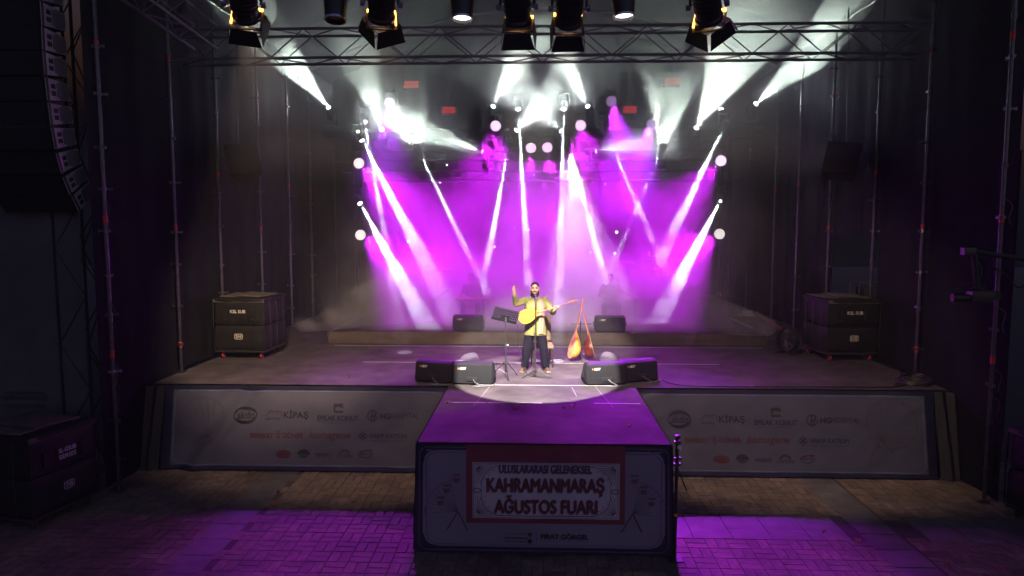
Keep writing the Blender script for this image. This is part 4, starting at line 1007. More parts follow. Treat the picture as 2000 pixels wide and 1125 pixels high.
M_TXTW = pm('white reflective print', (0.8, 0.72, 0.6), 0.6, var=0.1); M_TXTP = pm('grey reflective print', (0.55, 0.5, 0.6), 0.6, var=0.1)
cart('covered black cart on stage numbered 3/4 with dusty boards on top', (-6.66, 15.38, SH+0.008), R(-2), ['KSL SUB'], '3/4', M_TXTW, M_REDWHEEL, seed=1)
cart('covered black cart on stage numbered 1/2 beside the floor fan', (6.76, 15.6, SH+0.008), R(4), ['KSL SUB'], '1/2', M_TXTW, M_REDWHEEL, seed=14)
cart('covered black cart on the paving marked 7/8 below the loudspeaker column', (-7.98, 10.12, 0.004), R(78), ['SL-GSUB', 'SERIES'], '7/8', M_TXTP, M_RUBBER, w=1.2, d=1.3, hz=1.42, seed=27)
cart('covered black cart on the paving below the camera arm, numbered 3/4', (8.0, 10.2, 0.004), R(-72), ['SL-GSUB', 'SERIES'], '3/4', M_TXTP, M_RUBBER, w=1.2, d=1.3, hz=1.42, seed=33)

# ---------------------------------------------------------------- floor monitors
def wedge(label, loc, rotz, group=None, lit=True):
    t = thing('floor_monitor', label, 'loudspeaker', loc, rotz, group)
    hw = 0.36
    pr = [(-0.24, 0.03), (-0.20, 0.0), (0.25, 0.0), (0.27, 0.04), (0.02, 0.40), (-0.13, 0.40), (-0.19, 0.36)]
    mb = MB(); n = len(pr)
    xs = [(-hw-0.03, 0.80), (-hw, 1.0), (hw, 1.0), (hw+0.03, 0.80)]
    cyc = (sum(p[0] for p in pr)/n, sum(p[1] for p in pr)/n)
    vs = [(x, cyc[0]+(y-cyc[0])*k, cyc[1]+(z-cyc[1])*k if k == 1 else max(0.012, cyc[1]+(z-cyc[1])*k)) for x, k in xs for y, z in pr]
    fs = [tuple(range(n)), tuple(range(3*n, 4*n))[::-1]]+[(r*n+i, (r+1)*n+i, (r+1)*n+(i+1) % n, r*n+(i+1) % n) for r in range(3) for i in range(n)]
    mb._add(vs, fs).build('cabinet', M_GREYPL, t, bevel=0.006)
    MB()._add([(-hw+0.03, 0.252, 0.075), (hw-0.03, 0.252, 0.075), (hw-0.03, 0.042, 0.378), (-hw+0.03, 0.042, 0.378), (-hw+0.03, 0.262, 0.082), (hw-0.03, 0.262, 0.082), (hw-0.03, 0.052, 0.385), (-hw+0.03, 0.052, 0.385)], [(0, 1, 2, 3), (7, 6, 5, 4), (0, 4, 5, 1), (1, 5, 6, 2), (2, 6, 7, 3), (3, 7, 4, 0)]).build('grille', M_GRILLE, t, smooth=False)
    for s in (-1, 1):
        x = s*(hw+0.031); h = MB()
        h.prism([(-0.09, 0.10), (0.10, 0.10), (0.05, 0.26), (-0.07, 0.27)], 0, 0.006, Matrix.Translation((x, 0, 0)) @ Matrix.Rotation(PI/2*s, 4, 'Z') @ Matrix.Scale(s if False else 1, 4))
        h.build('handle_recess', M_BLACK, t, smooth=False)
        MB().tube([(x+s*0.008, -0.06, 0.12), (x+s*0.03, -0.04, 0.18), (x+s*0.008, -0.02, 0.25)], 0.012, 6).build('handle', M_GREYPL, t)
    sl = 0.055/0.33
    sf = lambda x, z: (x, -0.236+sl*0+(z-0.03)*0.0+0.05*(z-0.03)/0.33, z)
    Flat(sf).poly([(-0.28, 0.275), (-0.245, 0.298), (-0.28, 0.32), (-0.27, 0.298)]).build('logo_mark', M_ORANGE, t, 0.012)
    Flat(sf).text('NEXT', -0.235, -0.12, 0.278, 0.318, shear=0.2, bold=0.003).build('logo', M_WHITE, t, 0.012)
    MB().bx(-0.10, 0.10, -0.250, -0.20, 0.07, 0.15).build('socket_recess', M_BLACK, t, bevel=0.006)
    cb = MB().tube(spline([(0.02, -0.245, 0.11), (0.06, -0.30, 0.07), (0.16, -0.32, 0.012), (0.05, -0.40, 0.010), (0.25, -0.36, 0.010), (0.42, -0.25, 0.01)]), 0.008, 6).build('cable', M_PANEL if lit else M_CABLE, t)  # paler cable colour stands for the light on the front monitors
    return t
wedge('outer black floor monitor on the music stand side, its back turned to the audience', (-1.98, 12.80, SH+0.006), R(-18))
wedge('inner floor monitor at the runway mouth beside the music stand, half lit', (-1.27, 12.66, SH+0.006), R(-4))
wedge('inner floor monitor at the runway mouth on the lute stand side with bright badge', (1.17, 12.72, SH+0.006), R(10))
wedge('outer black floor monitor behind a white cable on the lute stand side', (1.80, 13.02, SH+0.006), R(22))
wedge('floor monitor on the riser in front of the zither player', (-1.85, 17.5, RZ+0.006), R(-6), lit=False)
wedge('floor monitor on the riser in front of the seated string player', (1.78, 17.5, RZ+0.006), R(0), lit=False)
# ---------------------------------------------------------------- instruments and small stage things
M_BOWLY = pm('pale rib wood', (0.62, 0.30, 0.06), 0.32, var=0.18, scale=3); M_TOPY = pm('yellow sound board', (0.36, 0.18, 0.012), 0.35, var=0.12, scale=4)
M_BOWLR = pm('mahogany rib wood', (0.15, 0.022, 0.012), 0.28, var=0.25, scale=4); M_TOPO = pm('orange sound board', (0.70, 0.30, 0.12), 0.35, var=0.1, scale=4)
M_NECK = pm('neck wood', (0.36, 0.13, 0.05), 0.4, var=0.2, scale=8); M_NECKO = pm('orange neck wood', (0.60, 0.20, 0.07), 0.4, var=0.15, scale=8)
M_STRING = pm('string', (0.6, 0.55, 0.45), 0.3, 0.8, var=0)
def saz(label, M, bowl_len, neck_len, W, D, mb_, mt, mn, name='lute'):
    t = thing(name, label, 'lute', M.translation); t.rotation_euler = M.to_euler()
    def w(s): return max(0.026, W*math.sin(PI*min(1, s)**0.60)**0.85) if s < 0.999 else 0.026
    ss = [0.0, 0.03, 0.08, 0.15, 0.24, 0.34, 0.45, 0.56, 0.67, 0.78, 0.88, 0.95, 1.0]
    prof = [(max(0.02, w(s)), s*bowl_len) for s in ss]
    nr = 9
    # ribs one by one
    for k in range(nr):
        r_ = MB(); vs = []
        for (ww, z) in prof:
            for j in (0, 1):
                a = PI*(k+j)/nr
                vs.append((ww/2*math.cos(a), max(0.012, D*(ww/W))*math.sin(a), z))
        r_._add(vs, [(2*i, 2*i+1, 2*i+3, 2*i+2) for i in range(len(prof)-1)]).build('rib', mb_, t, fix=False)
    sb = MB(); n = len(prof)
    out = [(-ww/2, z) for ww, z in prof]+[(ww/2, z) for ww, z in reversed(prof)]
    sb.prism(out, -0.004, 0.001).build('soundboard', mt, t, smooth=False)
    nk = MB().tube([(0, 0.006, bowl_len-0.03), (0, 0.004, bowl_len+neck_len)], [0.017, 0.013], 8).build('neck', mn, t)
    MB().bx(-0.013, 0.013, -0.008, -0.002, bowl_len-0.08, bowl_len+neck_len-0.02).build('fingerboard', pm('dark fingerboard', (0.07, 0.03, 0.02), 0.4), t, smooth=False)
    for k in range(10):
        z = bowl_len+neck_len*(0.9-0.8*(1-0.84**k)); MB().bx(-0.016, 0.016, -0.0105, -0.008, z-0.002, z+0.002).build('fret', M_STRING, t, smooth=False)
    hd = MB().bx(-0.015, 0.015, -0.004, 0.016, bowl_len+neck_len-0.02, bowl_len+neck_len+0.16).build('peg_head', mn, t, bevel=0.003)
    for k in range(6):
        z = bowl_len+neck_len+0.01+0.022*k
        s = 1 if k % 2 else -1
        MB().tube([(0, 0.005, z), (s*0.035, 0.005, z)], 0.004, 5).build('tuning_peg', M_BLACK, hd); 
        MB().lathe([(0, -0.012), (0.009, -0.008), (0.009, 0.008), (0, 0.012)], 8, Matrix.Translation((s*0.04, 0.005, z)) @ Matrix.Rotation(PI/2, 4, 'Y')).build('peg_knob', M_BLACK, hd)
    MB().bx(-0.045, 0.045, -0.018, -0.003, bowl_len*0.17, bowl_len*0.17+0.008).build('bridge', M_NECK, t, smooth=False)
    for x in (-0.009, 0, 0.009): MB().tube([(x*1.6, -0.006, 0.01), (x*1.6, -0.019, bowl_len*0.18), (x*0.8, -0.013, bowl_len+neck_len)], 0.0013, 4).build('string', M_STRING, t)
    return t
def frame_from(z, face):
    """matrix with local z along z and local -y towards face"""
    z = Vector(z).normalized(); y = -(Vector(face)-z*Vector(face).dot(z)).normalized(); x = y.cross(z)
    return Matrix((x, y, z)).transposed().to_4x4()
SG = Vector((-0.12, 13.72, SH+0.008))      # where the singer stands
ax = Vector((0.95, 0.0, 0.315))
saz('yellow long necked lute held across the body by the singer', Matrix.Translation(SG+Vector((-0.335, -0.285, 1.10))) @ frame_from(ax, (0.05, -1, 0.12)), 0.46, 0.60, 0.285, 0.13, M_BOWLY, M_TOPY, M_NECK)
# the two lutes on their stand
b1, t1 = at_y(1112, 700, 14.75), at_y(1139, 583, 14.9); a1 = t1-b1
saz('pale long necked lute with orange sound board leaning on the instrument stand', Matrix.Translation(b1) @ frame_from(a1, (-1.0, -0.28, 0.1)), 0.64, a1.length-0.82, 0.40, 0.21, M_BOWLY, M_TOPO, M_NECKO)
b2, t2 = at_y(1160, 697, 14.85), at_y(1138, 600, 15.0); a2 = t2-b2
saz('dark red mahogany long necked lute on the instrument stand', Matrix.Translation(b2) @ frame_from(a2, (1.0, 0.02, 0.1)), 0.52, a2.length-0.70, 0.32, 0.19, M_BOWLR, M_TOPO, M_NECKO)
st = thing('instrument_stand', 'black metal stand holding two long necked lutes', 'stand', (0.87, 14.85, SH))
bs = Vector((0.87, 14.95, SH))
MB().tube([bs+Vector((0, 0, 0.02)), bs+Vector((0, 0, 0.86))], 0.013, 8).build('post', M_DARKMET, st, world=True)
MB().tube([bs+Vector((-0.2, 0.0, 0.80)), bs+Vector((0.24, 0.0, 0.80))], 0.010, 8).build('neck_bar', M_DARKMET, st, world=True)
for k in (-0.2, -0.12, 0.16, 0.24): MB().tube([bs+Vector((k, 0, 0.80)), bs+Vector((k, -0.12, 0.82))], 0.007, 6).build('neck_prong', M_DARKMET, st, world=True)
for dx, dy in ((-0.36, -0.1), (0.36, -0.1), (0.02, -0.32), (0.0, 0.3)): MB().tube([bs+Vector((0, 0, 0.14)), bs+Vector((dx, dy, 0.10)), bs+Vector((dx*1.05, dy*1.05, 0.012))], 0.010, 6).build('leg', M_DARKMET, st, world=True)

# microphone stand and microphone
ms = thing('microphone_stand', 'grey microphone stand with three folding legs in front of the singer', 'stand', (SG.x+0.0, 13.16, SH+0.006))
MB().tube([(0, 0, 0.10), (0, 0, 0.85)], 0.013, 10).build('lower_tube', M_DARKMET, ms); MB().tube([(0, 0, 0.83), (0.005, 0.0, 1.46)], 0.009, 10).build('upper_tube', M_CHROME, ms)
MB().lathe([(0.0, 0.80), (0.02, 0.805), (0.02, 0.87), (0, 0.875)], 10).build('clutch', M_BLACK, ms); MB().lathe([(0, 0.05), (0.028, 0.06), (0.028, 0.14), (0, 0.16)], 10).build('hub', M_DARKMET, ms)
for a in (-2.45, -0.32, 1.9): MB().tube([(0.02*math.cos(a), 0.02*math.sin(a), 0.11), (0.33*math.cos(a), 0.33*math.sin(a), 0.014)], 0.011, 7).build('leg', M_CHROME, ms)
MB().tube([(0.005, 0, 1.45), (0.006, 0.08, 1.475), (0.007, 0.20, 1.50)], 0.008, 8).build('boom', M_DARKMET, ms)
mic = thing('microphone', 'silver headed microphone at the mouth of the singer', 'microphone', (SG.x+0.008, 13.36, SH+1.50))
dm = Vector((0.0, 0.75, 0.45)).normalized(); Mm = basis_z(dm).to_4x4()
MB().lathe([(0.0, 0.0), (0.012, 0.002), (0.018, 0.12), (0.0, 0.125)], 12, Mm).build('handle', M_DARKMET, mic)
MB().lathe([(0.018, 0.12), (0.027, 0.135), (0.029, 0.155), (0.024, 0.178), (0.0, 0.187)], 14, Mm).build('head', M_CHROME, mic)
# music stand with perforated desk
mu = thing('music_stand', 'black music stand with perforated sheet desk on tripod legs', 'stand', (-0.69, 13.05, SH+0.006))
MB().tube([(0, 0, 0.10), (0, 0, 0.66)], 0.014, 8).build('lower_tube', M_DARKMET, mu); MB().tube([(0, 0, 0.64), (0, 0, 1.10)], 0.010, 8).build('upper_tube', M_DARKMET, mu)
MB().lathe([(0, 0.6), (0.022, 0.61), (0.022, 0.67), (0, 0.68)], 10).build('clutch', M_BLACK, mu); MB().tube([(0.02, 0, 0.64), (0.06, 0, 0.64)], 0.012, 6).build('knob', M_DARKMET, mu)
for a in (-1.35, 0.75, 2.9): 
    MB().tube([(0.02*math.cos(a), 0.02*math.sin(a), 0.32), (0.30*math.cos(a), 0.30*math.sin(a), 0.014)], 0.010, 7).build('leg', M_DARKMET, mu); MB().tube([(0.01*math.cos(a), 0.01*math.sin(a), 0.10), (0.16*math.cos(a), 0.16*math.sin(a), 0.17)], 0.006, 6).build('brace', M_DARKMET, mu)
Md = Matrix.Translation((0.0, 0.0, 1.22)) @ Matrix.Rotation(R(10), 4, 'Z') @ Matrix.Rotation(R(14), 4, 'Y') @ Matrix.Rotation(R(30), 4, 'X')
dk = MB(); nx, nz = 12, 6; W_, H_ = 0.50, 0.30
for i in range(nx):
    for j in range(nz):
        x0_, x1_ = -W_/2+W_*i/nx, -W_/2+W_*(i+1)/nx; z0_, z1_ = -H_/2+H_*j/nz, -H_/2+H_*(j+1)/nz
        hole = not (j == 0 or (4 <= i <= 7 and j in (1, 2)))
        if not hole: dk.bx(x0_, x1_, -0.003, 0.003, z0_, z1_, Md)
        else:
            m_ = 0.34; xa, xb = x0_+(x1_-x0_)*m_*0.8, x1_-(x1_-x0_)*m_*0.8; za, zb = z0_+(z1_-z0_)*m_*0.8, z1_-(z1_-z0_)*m_*0.8
            dk._add([Md @ Vector(p) for p in [(x0_, 0, z0_), (x1_, 0, z0_), (x1_, 0, z1_), (x0_, 0, z1_), (xa, 0, za), (xb, 0, za), (xb, 0, zb), (xa, 0, zb)]], [(0, 1, 5, 4), (1, 2, 6, 5), (2, 3, 7, 6), (3, 0, 4, 7)])
dk.build('desk', pm('music desk metal', (0.012, 0.011, 0.014), 0.7, 0.0, spec=0.1), mu, smooth=False, fix=False)
MB().bx(-W_/2, W_/2, 0.0, 0.07, -H_/2-0.006, -H_/2, Md).build('lip', M_DARKMET, mu, smooth=False); MB().tube([(0, 0, 1.08), (0, 0.03, 1.18)], 0.02, 6).build('tilt_joint', M_DARKMET, mu)
cb = thing('microphone_cable', 'thin cable hanging from the music stand down to the stage floor', 'cable', (-0.45, 13.1, SH))
MB().tube(spline([(-0.46, 13.05, SH+1.05), (-0.44, 13.08, SH+0.6), (-0.36, 13.15, SH+0.2), (-0.25, 13.25, SH+0.02), (-0.05, 13.1, SH+0.012), (0.3, 13.0, SH+0.012), (0.9, 12.95, SH+0.012)]), 0.006, 6).build('cord', M_CABLE, cb, world=True)
# chair behind the singer
M_CHAIR = pm('brown chair cloth', (0.16, 0.10, 0.06), 0.8, var=0.2); M_CHWOOD = pm('dark chair wood', (0.03, 0.018, 0.014), 0.45, var=0.2)
def chair(label, loc, rotz, mat=None, group=None):
    t = thing('chair', label, 'chair', loc, rotz, group)
    MB().bx(-0.22, 0.22, -0.22, 0.22, 0.41, 0.48).build('seat', mat or M_CHAIR, t, bevel=0.015)
    MB().bx(-0.21, 0.21, 0.18, 0.235, 0.50, 1.06).build('backrest', mat or M_CHAIR, t, bevel=0.015)
    for x in (-0.2, 0.2):
        for y in (-0.2, 0.2): MB().tube([(x, y, 0.0), (x*0.97, y, 0.41)], [0.015, 0.019], 8).build('leg', M_CHWOOD, t)
        MB().tube([(x, 0.2, 0.41), (x, 0.21, 1.02)], 0.017, 6).build('back_post', M_CHWOOD, t)
        MB().tube([(x, -0.2, 0.2), (x, 0.2, 0.2)], 0.009, 6).build('stretcher', M_CHWOOD, t)
    return t
chair('brown upholstered chair standing right behind the singer', (0.02, 14.22, SH+0.006), R(6))

# fans
M_CLEAR = pm('clear plastic', (0.18, 0.16, 0.21), 0.15, var=0.0, alpha=0.22); 
def cage_fan(label, loc, rotz, tilt, r, mat, body, name='fan', nsp=26, group=None, depth=0.13):
    t = thing(name, label, 'fan', loc, rotz, group)
    Mf = Matrix.Translation((0, 0, r+0.06)) @ Matrix.Rotation(tilt, 4, 'X') @ Matrix.Rotation(PI/2, 4, 'X')
    MB().lathe([(r, -depth/2), (r+0.012, -depth/2), (r+0.012, depth/2), (r, depth/2)], 30, Mf, closed=True).build('drum', body, t)
    for zz in (-depth/2, depth/2):
        for k in range(1, 5): MB().torus(r*k/4.6+0.01, 0.0035, Mf @ Matrix.Translation((0, 0, zz*1.15)), 26, 5).build('guard_ring', mat, t)
        gs = MB()
        for i in range(nsp): gs.tube([Mf @ Vector((0.03*math.cos(2*PI*i/nsp), 0.03*math.sin(2*PI*i/nsp), zz*1.5)), Mf @ Vector((r*0.6*math.cos(2*PI*i/nsp+0.2), r*0.6*math.sin(2*PI*i/nsp+0.2), zz*1.35)), Mf @ Vector((r*math.cos(2*PI*i/nsp+0.35), r*math.sin(2*PI*i/nsp+0.35), zz))], 0.0028, 4)
        gs.build('guard_wires', mat, t)
    for i in range(5):
        a = 2*PI*i/5; bl = MB()
        bl.grid(4, 3, lambda u, v: Mf @ Vector(((0.04+u*(r*0.85-0.04))*math.cos(a+(v-0.5)*0.9), (0.04+u*(r*0.85-0.04))*math.sin(a+(v-0.5)*0.9), (v-0.5)*0.06))).build('blade', mat, t)
    MB().lathe([(0, -0.05), (0.045, -0.045), (0.045, 0.05), (0, 0.06)], 14, Mf).build('motor', body, t)
    for s in (-1, 1): MB().tube([(s*(r+0.02), 0, r+0.06), (s*(r+0.03), 0.02, 0.05), (s*(r*0.8), -0.16, 0.012), (s*(r*0.8), 0.16, 0.012)], 0.012, 6).build('foot', body, t)
    return t
cage_fan('clear round fan tilted up behind the floor monitors beside the music stand', (-1.42, 13.28, SH+0.006), R(30), R(40), 0.20, M_CLEAR, M_CLEAR)
cage_fan('clear round fan tilted up behind the floor monitors by the lute stand', (1.36, 13.45, SH+0.006), R(-35), R(38), 0.20, M_CLEAR, M_CLEAR)
cage_fan('dark drum fan blowing smoke over the stage beside the covered cart', (5.72, 15.85, SH+0.006), R(-62), R(-8), 0.27, M_DARKMET, M_BLACK, nsp=34)
tb = thing('wooden_drum', 'tan rounded wooden drum shell lying behind the floor monitor by the clear fan', 'drum', (-1.60, 13.12, SH+0.006))
MB().lathe([(0.0, 0.0), (0.13, 0.004), (0.15, 0.04), (0.15, 0.09), (0.13, 0.12), (0.0, 0.124)], 20, Matrix.Translation((0, 0, 0.16)) @ Matrix.Rotation(R(70), 4, 'X')).build('shell', pm('tan wood', (0.42, 0.2, 0.09), 0.5, var=0.2), tb)
MB().torus(0.15, 0.008, Matrix.Translation((0, 0, 0.16)) @ Matrix.Rotation(R(70), 4, 'X') @ Matrix.Translation((0, 0, 0.12)), 24, 6).build('hoop', M_CHROME, tb)

# ---------------------------------------------------------------- people
def capsule(mb, p0, p1, r0, r1, n=14, sx=1.0):
    p0, p1 = Vector(p0), Vector(p1); L = (p1-p0).length; M = Matrix.Translation(p0) @ basis_z(p1-p0 if L > 1e-6 else (0, 0, 1)).to_4x4() @ Matrix.Diagonal((sx, 1, 1, 1))
    prof = [(r0*math.sin(a), -r0*math.cos(a)) for a in [PI/2*k/4 for k in range(5)]]+[(r1*math.cos(a), L+r1*math.sin(a)) for a in [PI/2*k/4 for k in range(5)]]
    prof[0] = (0.0, -r0); prof[-1] = (0.0, L+r1)
    mb.lathe(prof, n, M)
def ellipsoid(mb, c, r, rot=(0, 0, 0), n=16):
    M = Matrix.Translation(c) @ Euler(rot).to_matrix().to_4x4() @ Matrix.Diagonal((*r, 1))
    mb.lathe([(math.sin(PI*k/10), -math.cos(PI*k/10)) for k in range(11)], n, M)
def column_(mb, secs, n=20):
    """stacked ellipses: (cx, cy, z, rx, ry)"""
    vs = []; k = len(secs)
    for cx, cy_, z, rx, ry in secs: vs += [(cx+rx*math.cos(2*PI*j/n), cy_+ry*math.sin(2*PI*j/n), z) for j in range(n)]
    fs = [(i*n+j, i*n+(j+1) % n, (i+1)*n+(j+1) % n, (i+1)*n+j) for i in range(k-1) for j in range(n)]+[tuple(range(n))[::-1], tuple((k-1)*n+j for j in range(n))]
    mb._add(vs, fs)
def fuse(mb, name, mat, parent, voxel=0.012, sm=4, fold=0.0, seed=0):
    """all shapes in mb grown together into one continuous skin"""
    o = mb.build(name+'_raw', mat, None)
    r_ = o.modifiers.new('r', 'REMESH'); r_.mode = 'VOXEL'; r_.voxel_size = voxel
    s_ = o.modifiers.new('s', 'SMOOTH'); s_.iterations = sm; s_.factor = 0.5
    COL.objects.unlink(o); me = evaluated_mesh(o)
    me.name = name
    if fold:
        cos = [v.co.copy() for v in me.vertices]; nrs = [v.normal.copy() for v in me.vertices]; flat = []
        for p, nr_ in zip(cos, nrs):
            k = noise.noise((p.x*9+seed, p.y*9, p.z*3.5))+0.6*noise.noise((p.x*16+p.z*9, p.y*16, p.z*7+seed))
            flat.extend(p+nr_*k*fold)
        me.vertices.foreach_set('co', flat); me.update()
    me.polygons.foreach_set('use_smooth', [True]*len(me.polygons))
    if not me.materials: me.materials.append(mat)
    q = link(bpy.data.objects.new(name, me)); q.parent = parent; return q
def hand(mb, wrist, d, palm_n, curl=0.2, side=1, s=1.0, curls=None):
    """palm and five fingers; d = towards the fingertips, palm_n = out of the palm"""
    d = Vector(d).normalized(); n = Vector(palm_n); n = (n-d*n.dot(d)).normalized(); x = d.cross(n)*side; w = Vector(wrist)
    k0 = w+d*0.085*s
    for i in range(4): capsule(mb, w+d*0.01*s+x*(i-1.5)*0.010*s, k0+x*(i-1.5)*0.021*s, 0.015*s, 0.0115*s, 8)
    for i, ln in enumerate((0.072, 0.082, 0.077, 0.060)):
        p = k0+x*(i-1.5)*0.021*s; a = 0.0; dd = d; c = curls[i] if curls else curl
        for seg, f in enumerate((0.45, 0.32, 0.23)):
            a += c*(0.7 if seg == 0 else 1.0); dd = (d*math.cos(a)+n*math.sin(a)+x*(i-1.5)*0.05).normalized(); q = p+dd*ln*f*s
            capsule(mb, p, q, (0.0098-0.001*seg)*s, (0.0090-0.001*seg)*s, 8); p = q
    p = w+d*0.025*s-x*0.026*s
    t1_ = p+(d*0.55-x*0.75+n*0.3).normalized()*0.042*s; t2_ = t1_+(d*0.8-x*0.3+n*(0.3+curl*0.5)).normalized()*0.034*s
    capsule(mb, p, t1_, 0.0135*s, 0.0105*s, 8); capsule(mb, t1_, t2_, 0.0105*s, 0.0085*s, 8)
M_SKIN = pm('skin', (0.42, 0.235, 0.15), 0.5, var=0.1, scale=25); M_HAIR = pm('black hair', (0.008, 0.006, 0.005), 0.7, spec=0.15, var=0.3, scale=60, bump=0.5, bscale=150)
M_EYE = pm('eye shade', (0.03, 0.02, 0.018), 0.5, var=0); M_LIP = pm('lip', (0.32, 0.10, 0.08), 0.5, var=0)
def head(mb, c, yaw=0.0, pitch=0.0, s=1.0):
    E = Euler((pitch, 0, yaw)).to_matrix()
    def q(x, y, z): return Vector(c)+E @ Vector((x*s, y*s, z*s))
    ellipsoid(mb, q(0, 0.012, 0.025), (0.076*s, 0.094*s, 0.098*s), (pitch, 0, yaw)); ellipsoid(mb, q(0, -0.018, -0.045), (0.060*s, 0.070*s, 0.072*s), (pitch, 0, yaw))
    capsule(mb, q(0, -0.082, 0.012), q(0, -0.098, -0.026), 0.009*s, 0.015*s, 8)
    ellipsoid(mb, q(0, -0.072, -0.095), (0.026*s, 0.02*s, 0.02*s)); ellipsoid(mb, q(0, -0.070, 0.026), (0.060*s, 0.020*s, 0.012*s), (pitch, 0, yaw))
    for k in (-1, 1): ellipsoid(mb, q(k*0.078, 0.012, -0.01), (0.012*s, 0.022*s, 0.034*s), (pitch, 0, yaw)); ellipsoid(mb, q(k*0.042, -0.060, -0.03), (0.024*s, 0.022*s, 0.022*s))
    return q
def face_bits(q, t, s=1.0, brow=True):
    for k in (-1, 1):
        m = MB(); ellipsoid(m, q(k*0.031, -0.079, 0.006), (0.014*s, 0.007*s, 0.0055*s), n=10); m.build('eye', M_EYE, t)
        m = MB(); capsule(m, q(k*0.014, -0.090, 0.028), q(k*0.050, -0.080, 0.030), 0.0052*s, 0.004*s, 8); m.build('eyebrow', M_HAIR, t)
    m = MB(); ellipsoid(m, q(0, -0.087, -0.060), (0.022*s, 0.008*s, 0.008*s), n=10); m.build('mouth', M_LIP, t)

# ---- the singer
M_TUNIC = pm('olive tunic cloth', (0.125, 0.117, 0.028), 0.8, var=0.15, scale=6, bump=0.3, bscale=90)
M_TROU = pm('black trouser cloth', (0.007, 0.006, 0.012), 0.9, var=0.2, scale=6, spec=0.05)
M_SHOE = pm('tan shoe', (0.30, 0.15, 0.08), 0.6, var=0.2); M_SHOED = pm('dark shoe upper', (0.05, 0.03, 0.025), 0.6, var=0.2)
sg = thing('person', 'bearded singer in olive tunic and dark trousers raising one open hand', 'person', SG)
body = MB()
qh = head(body, (-0.012, -0.02, 1.672), 0.0, R(-9), 1.06)
capsule(body, (0, 0.012, 1.46), (-0.008, -0.004, 1.61), 0.062, 0.054)
column_(body, [(0, 0.01, 0.86, 0.15, 0.10), (0, 0.01, 0.95, 0.165, 0.115), (0, 0, 1.10, 0.15, 0.105), (0, 0, 1.28, 0.17, 0.112), (0, 0.005, 1.42, 0.165, 0.095), (0, 0.01, 1.49, 0.09, 0.07)])
RS, RE, RW = Vector((-0.195, 0.01, 1.445)), Vector((-0.385, -0.03, 1.375)), Vector((-0.425, -0.13, 1.575))
LS, LE, LWr = Vector((0.195, 0.01, 1.445)), Vector((0.345, -0.03, 1.215)), Vector((0.375, -0.255, 1.275))
capsule(body, RS, RE, 0.055, 0.042); capsule(body, RE, RW, 0.042, 0.026); capsule(body, LS, LE, 0.055, 0.042); capsule(body, LE, LWr, 0.042, 0.026)
hand(body, RW+Vector((-0.003, -0.008, 0.015)), (-0.10, -0.22, 0.97), (0.75, -0.6, 0.1), 0.16, -1, 1.05)
hand(body, LWr+Vector((0.008, -0.018, 0.012)), (0.42, -0.45, 0.65), (-0.35, -0.35, -0.6), 0.75, 1, 1.0)
for s in (-1, 1):
    capsule(body, (s*0.09, 0.01, 0.92), (s*0.165, -0.02, 0.50), 0.085, 0.056); capsule(body, (s*0.165, -0.02, 0.50), (s*0.215, 0.02, 0.09), 0.056, 0.036)
    capsule(body, (s*0.215, 0.03, 0.05), (s*0.255, -0.12, 0.035), 0.036, 0.030)
fuse(body, 'body', M_SKIN, sg, 0.0085, 3)
tn = MB()
column_(tn, [(0.0, 0.005, 0.74, 0.235, 0.155), (0, 0.005, 0.86, 0.222, 0.150), (0, 0.0, 1.02, 0.200, 0.140), (0, 0, 1.16, 0.190, 0.135), (0, 0, 1.32, 0.200, 0.138), (0, 0.005, 1.43, 0.200, 0.115), (0, 0.01, 1.49, 0.12, 0.085), (0, 0.012, 1.52, 0.076, 0.070)])
capsule(tn, RS, RE, 0.078, 0.068); capsule(tn, RE, RE+(RW-RE)*0.80, 0.068, 0.052); capsule(tn, LS, LE, 0.078, 0.070); capsule(tn, LE, LE+(LWr-LE)*0.72, 0.070, 0.052)
fuse(tn, 'tunic', M_TUNIC, sg, 0.010, 3, 0.007, 3)
for s in (-1, 1):
    tr = MB(); capsule(tr, (s*0.092, 0.01, 0.90), (s*0.165, -0.015, 0.50), 0.112, 0.088); capsule(tr, (s*0.165, -0.015, 0.50), (s*0.212, 0.02, 0.115), 0.088, 0.078)
    if s < 0: tl = tr
    else:
        for v in (): pass
        tl._add(tr.v, tr.f)
fuse(tl, 'trousers', M_TROU, sg, 0.011, 3, 0.008, 8)
for s in (-1, 1):
    sh = MB(); capsule(sh, (s*0.212, 0.06, 0.045), (s*0.262, -0.13, 0.035), 0.044, 0.042); ellipsoid(sh, (s*0.215, 0.02, 0.075), (0.045, 0.06, 0.04)); sh.build('shoe', M_SHOED, sg)
    so = MB(); so.prism([(-0.042, 0.0), (0.042, 0.0), (0.042, 0.02), (-0.042, 0.02)], -0.16, 0.10, Matrix.Translation((s*0.238, -0.035, 0.002)) @ Matrix.Rotation(s*0.26, 4, 'Z')); so.build('shoe_sole', M_SHOE, sg, bevel=0.006)
hr = MB(); ellipsoid(hr, qh(0, 0.020, 0.066), (0.088, 0.094, 0.076), (0.22, 0, 0)); ellipsoid(hr, qh(0, 0.085, -0.03), (0.062, 0.05, 0.085)); ellipsoid(hr, qh(-0.06, 0.06, -0.09), (0.03, 0.035, 0.06)); ellipsoid(hr, qh(0.05, 0.07, -0.09), (0.03, 0.035, 0.05))
fuse(hr, 'hair', M_HAIR, sg, 0.008, 2, 0.003, 1)
bd = MB(); ellipsoid(bd, qh(0, -0.050, -0.110), (0.056, 0.046, 0.050)); ellipsoid(bd, qh(0, -0.062, -0.130), (0.040, 0.036, 0.038))
for s in (-1, 1): capsule(bd, qh(s*0.070, -0.012, -0.035), qh(s*0.055, -0.045, -0.095), 0.016, 0.026); capsule(bd, qh(s*0.006, -0.094, -0.042), qh(s*0.034, -0.080, -0.056), 0.009, 0.008)
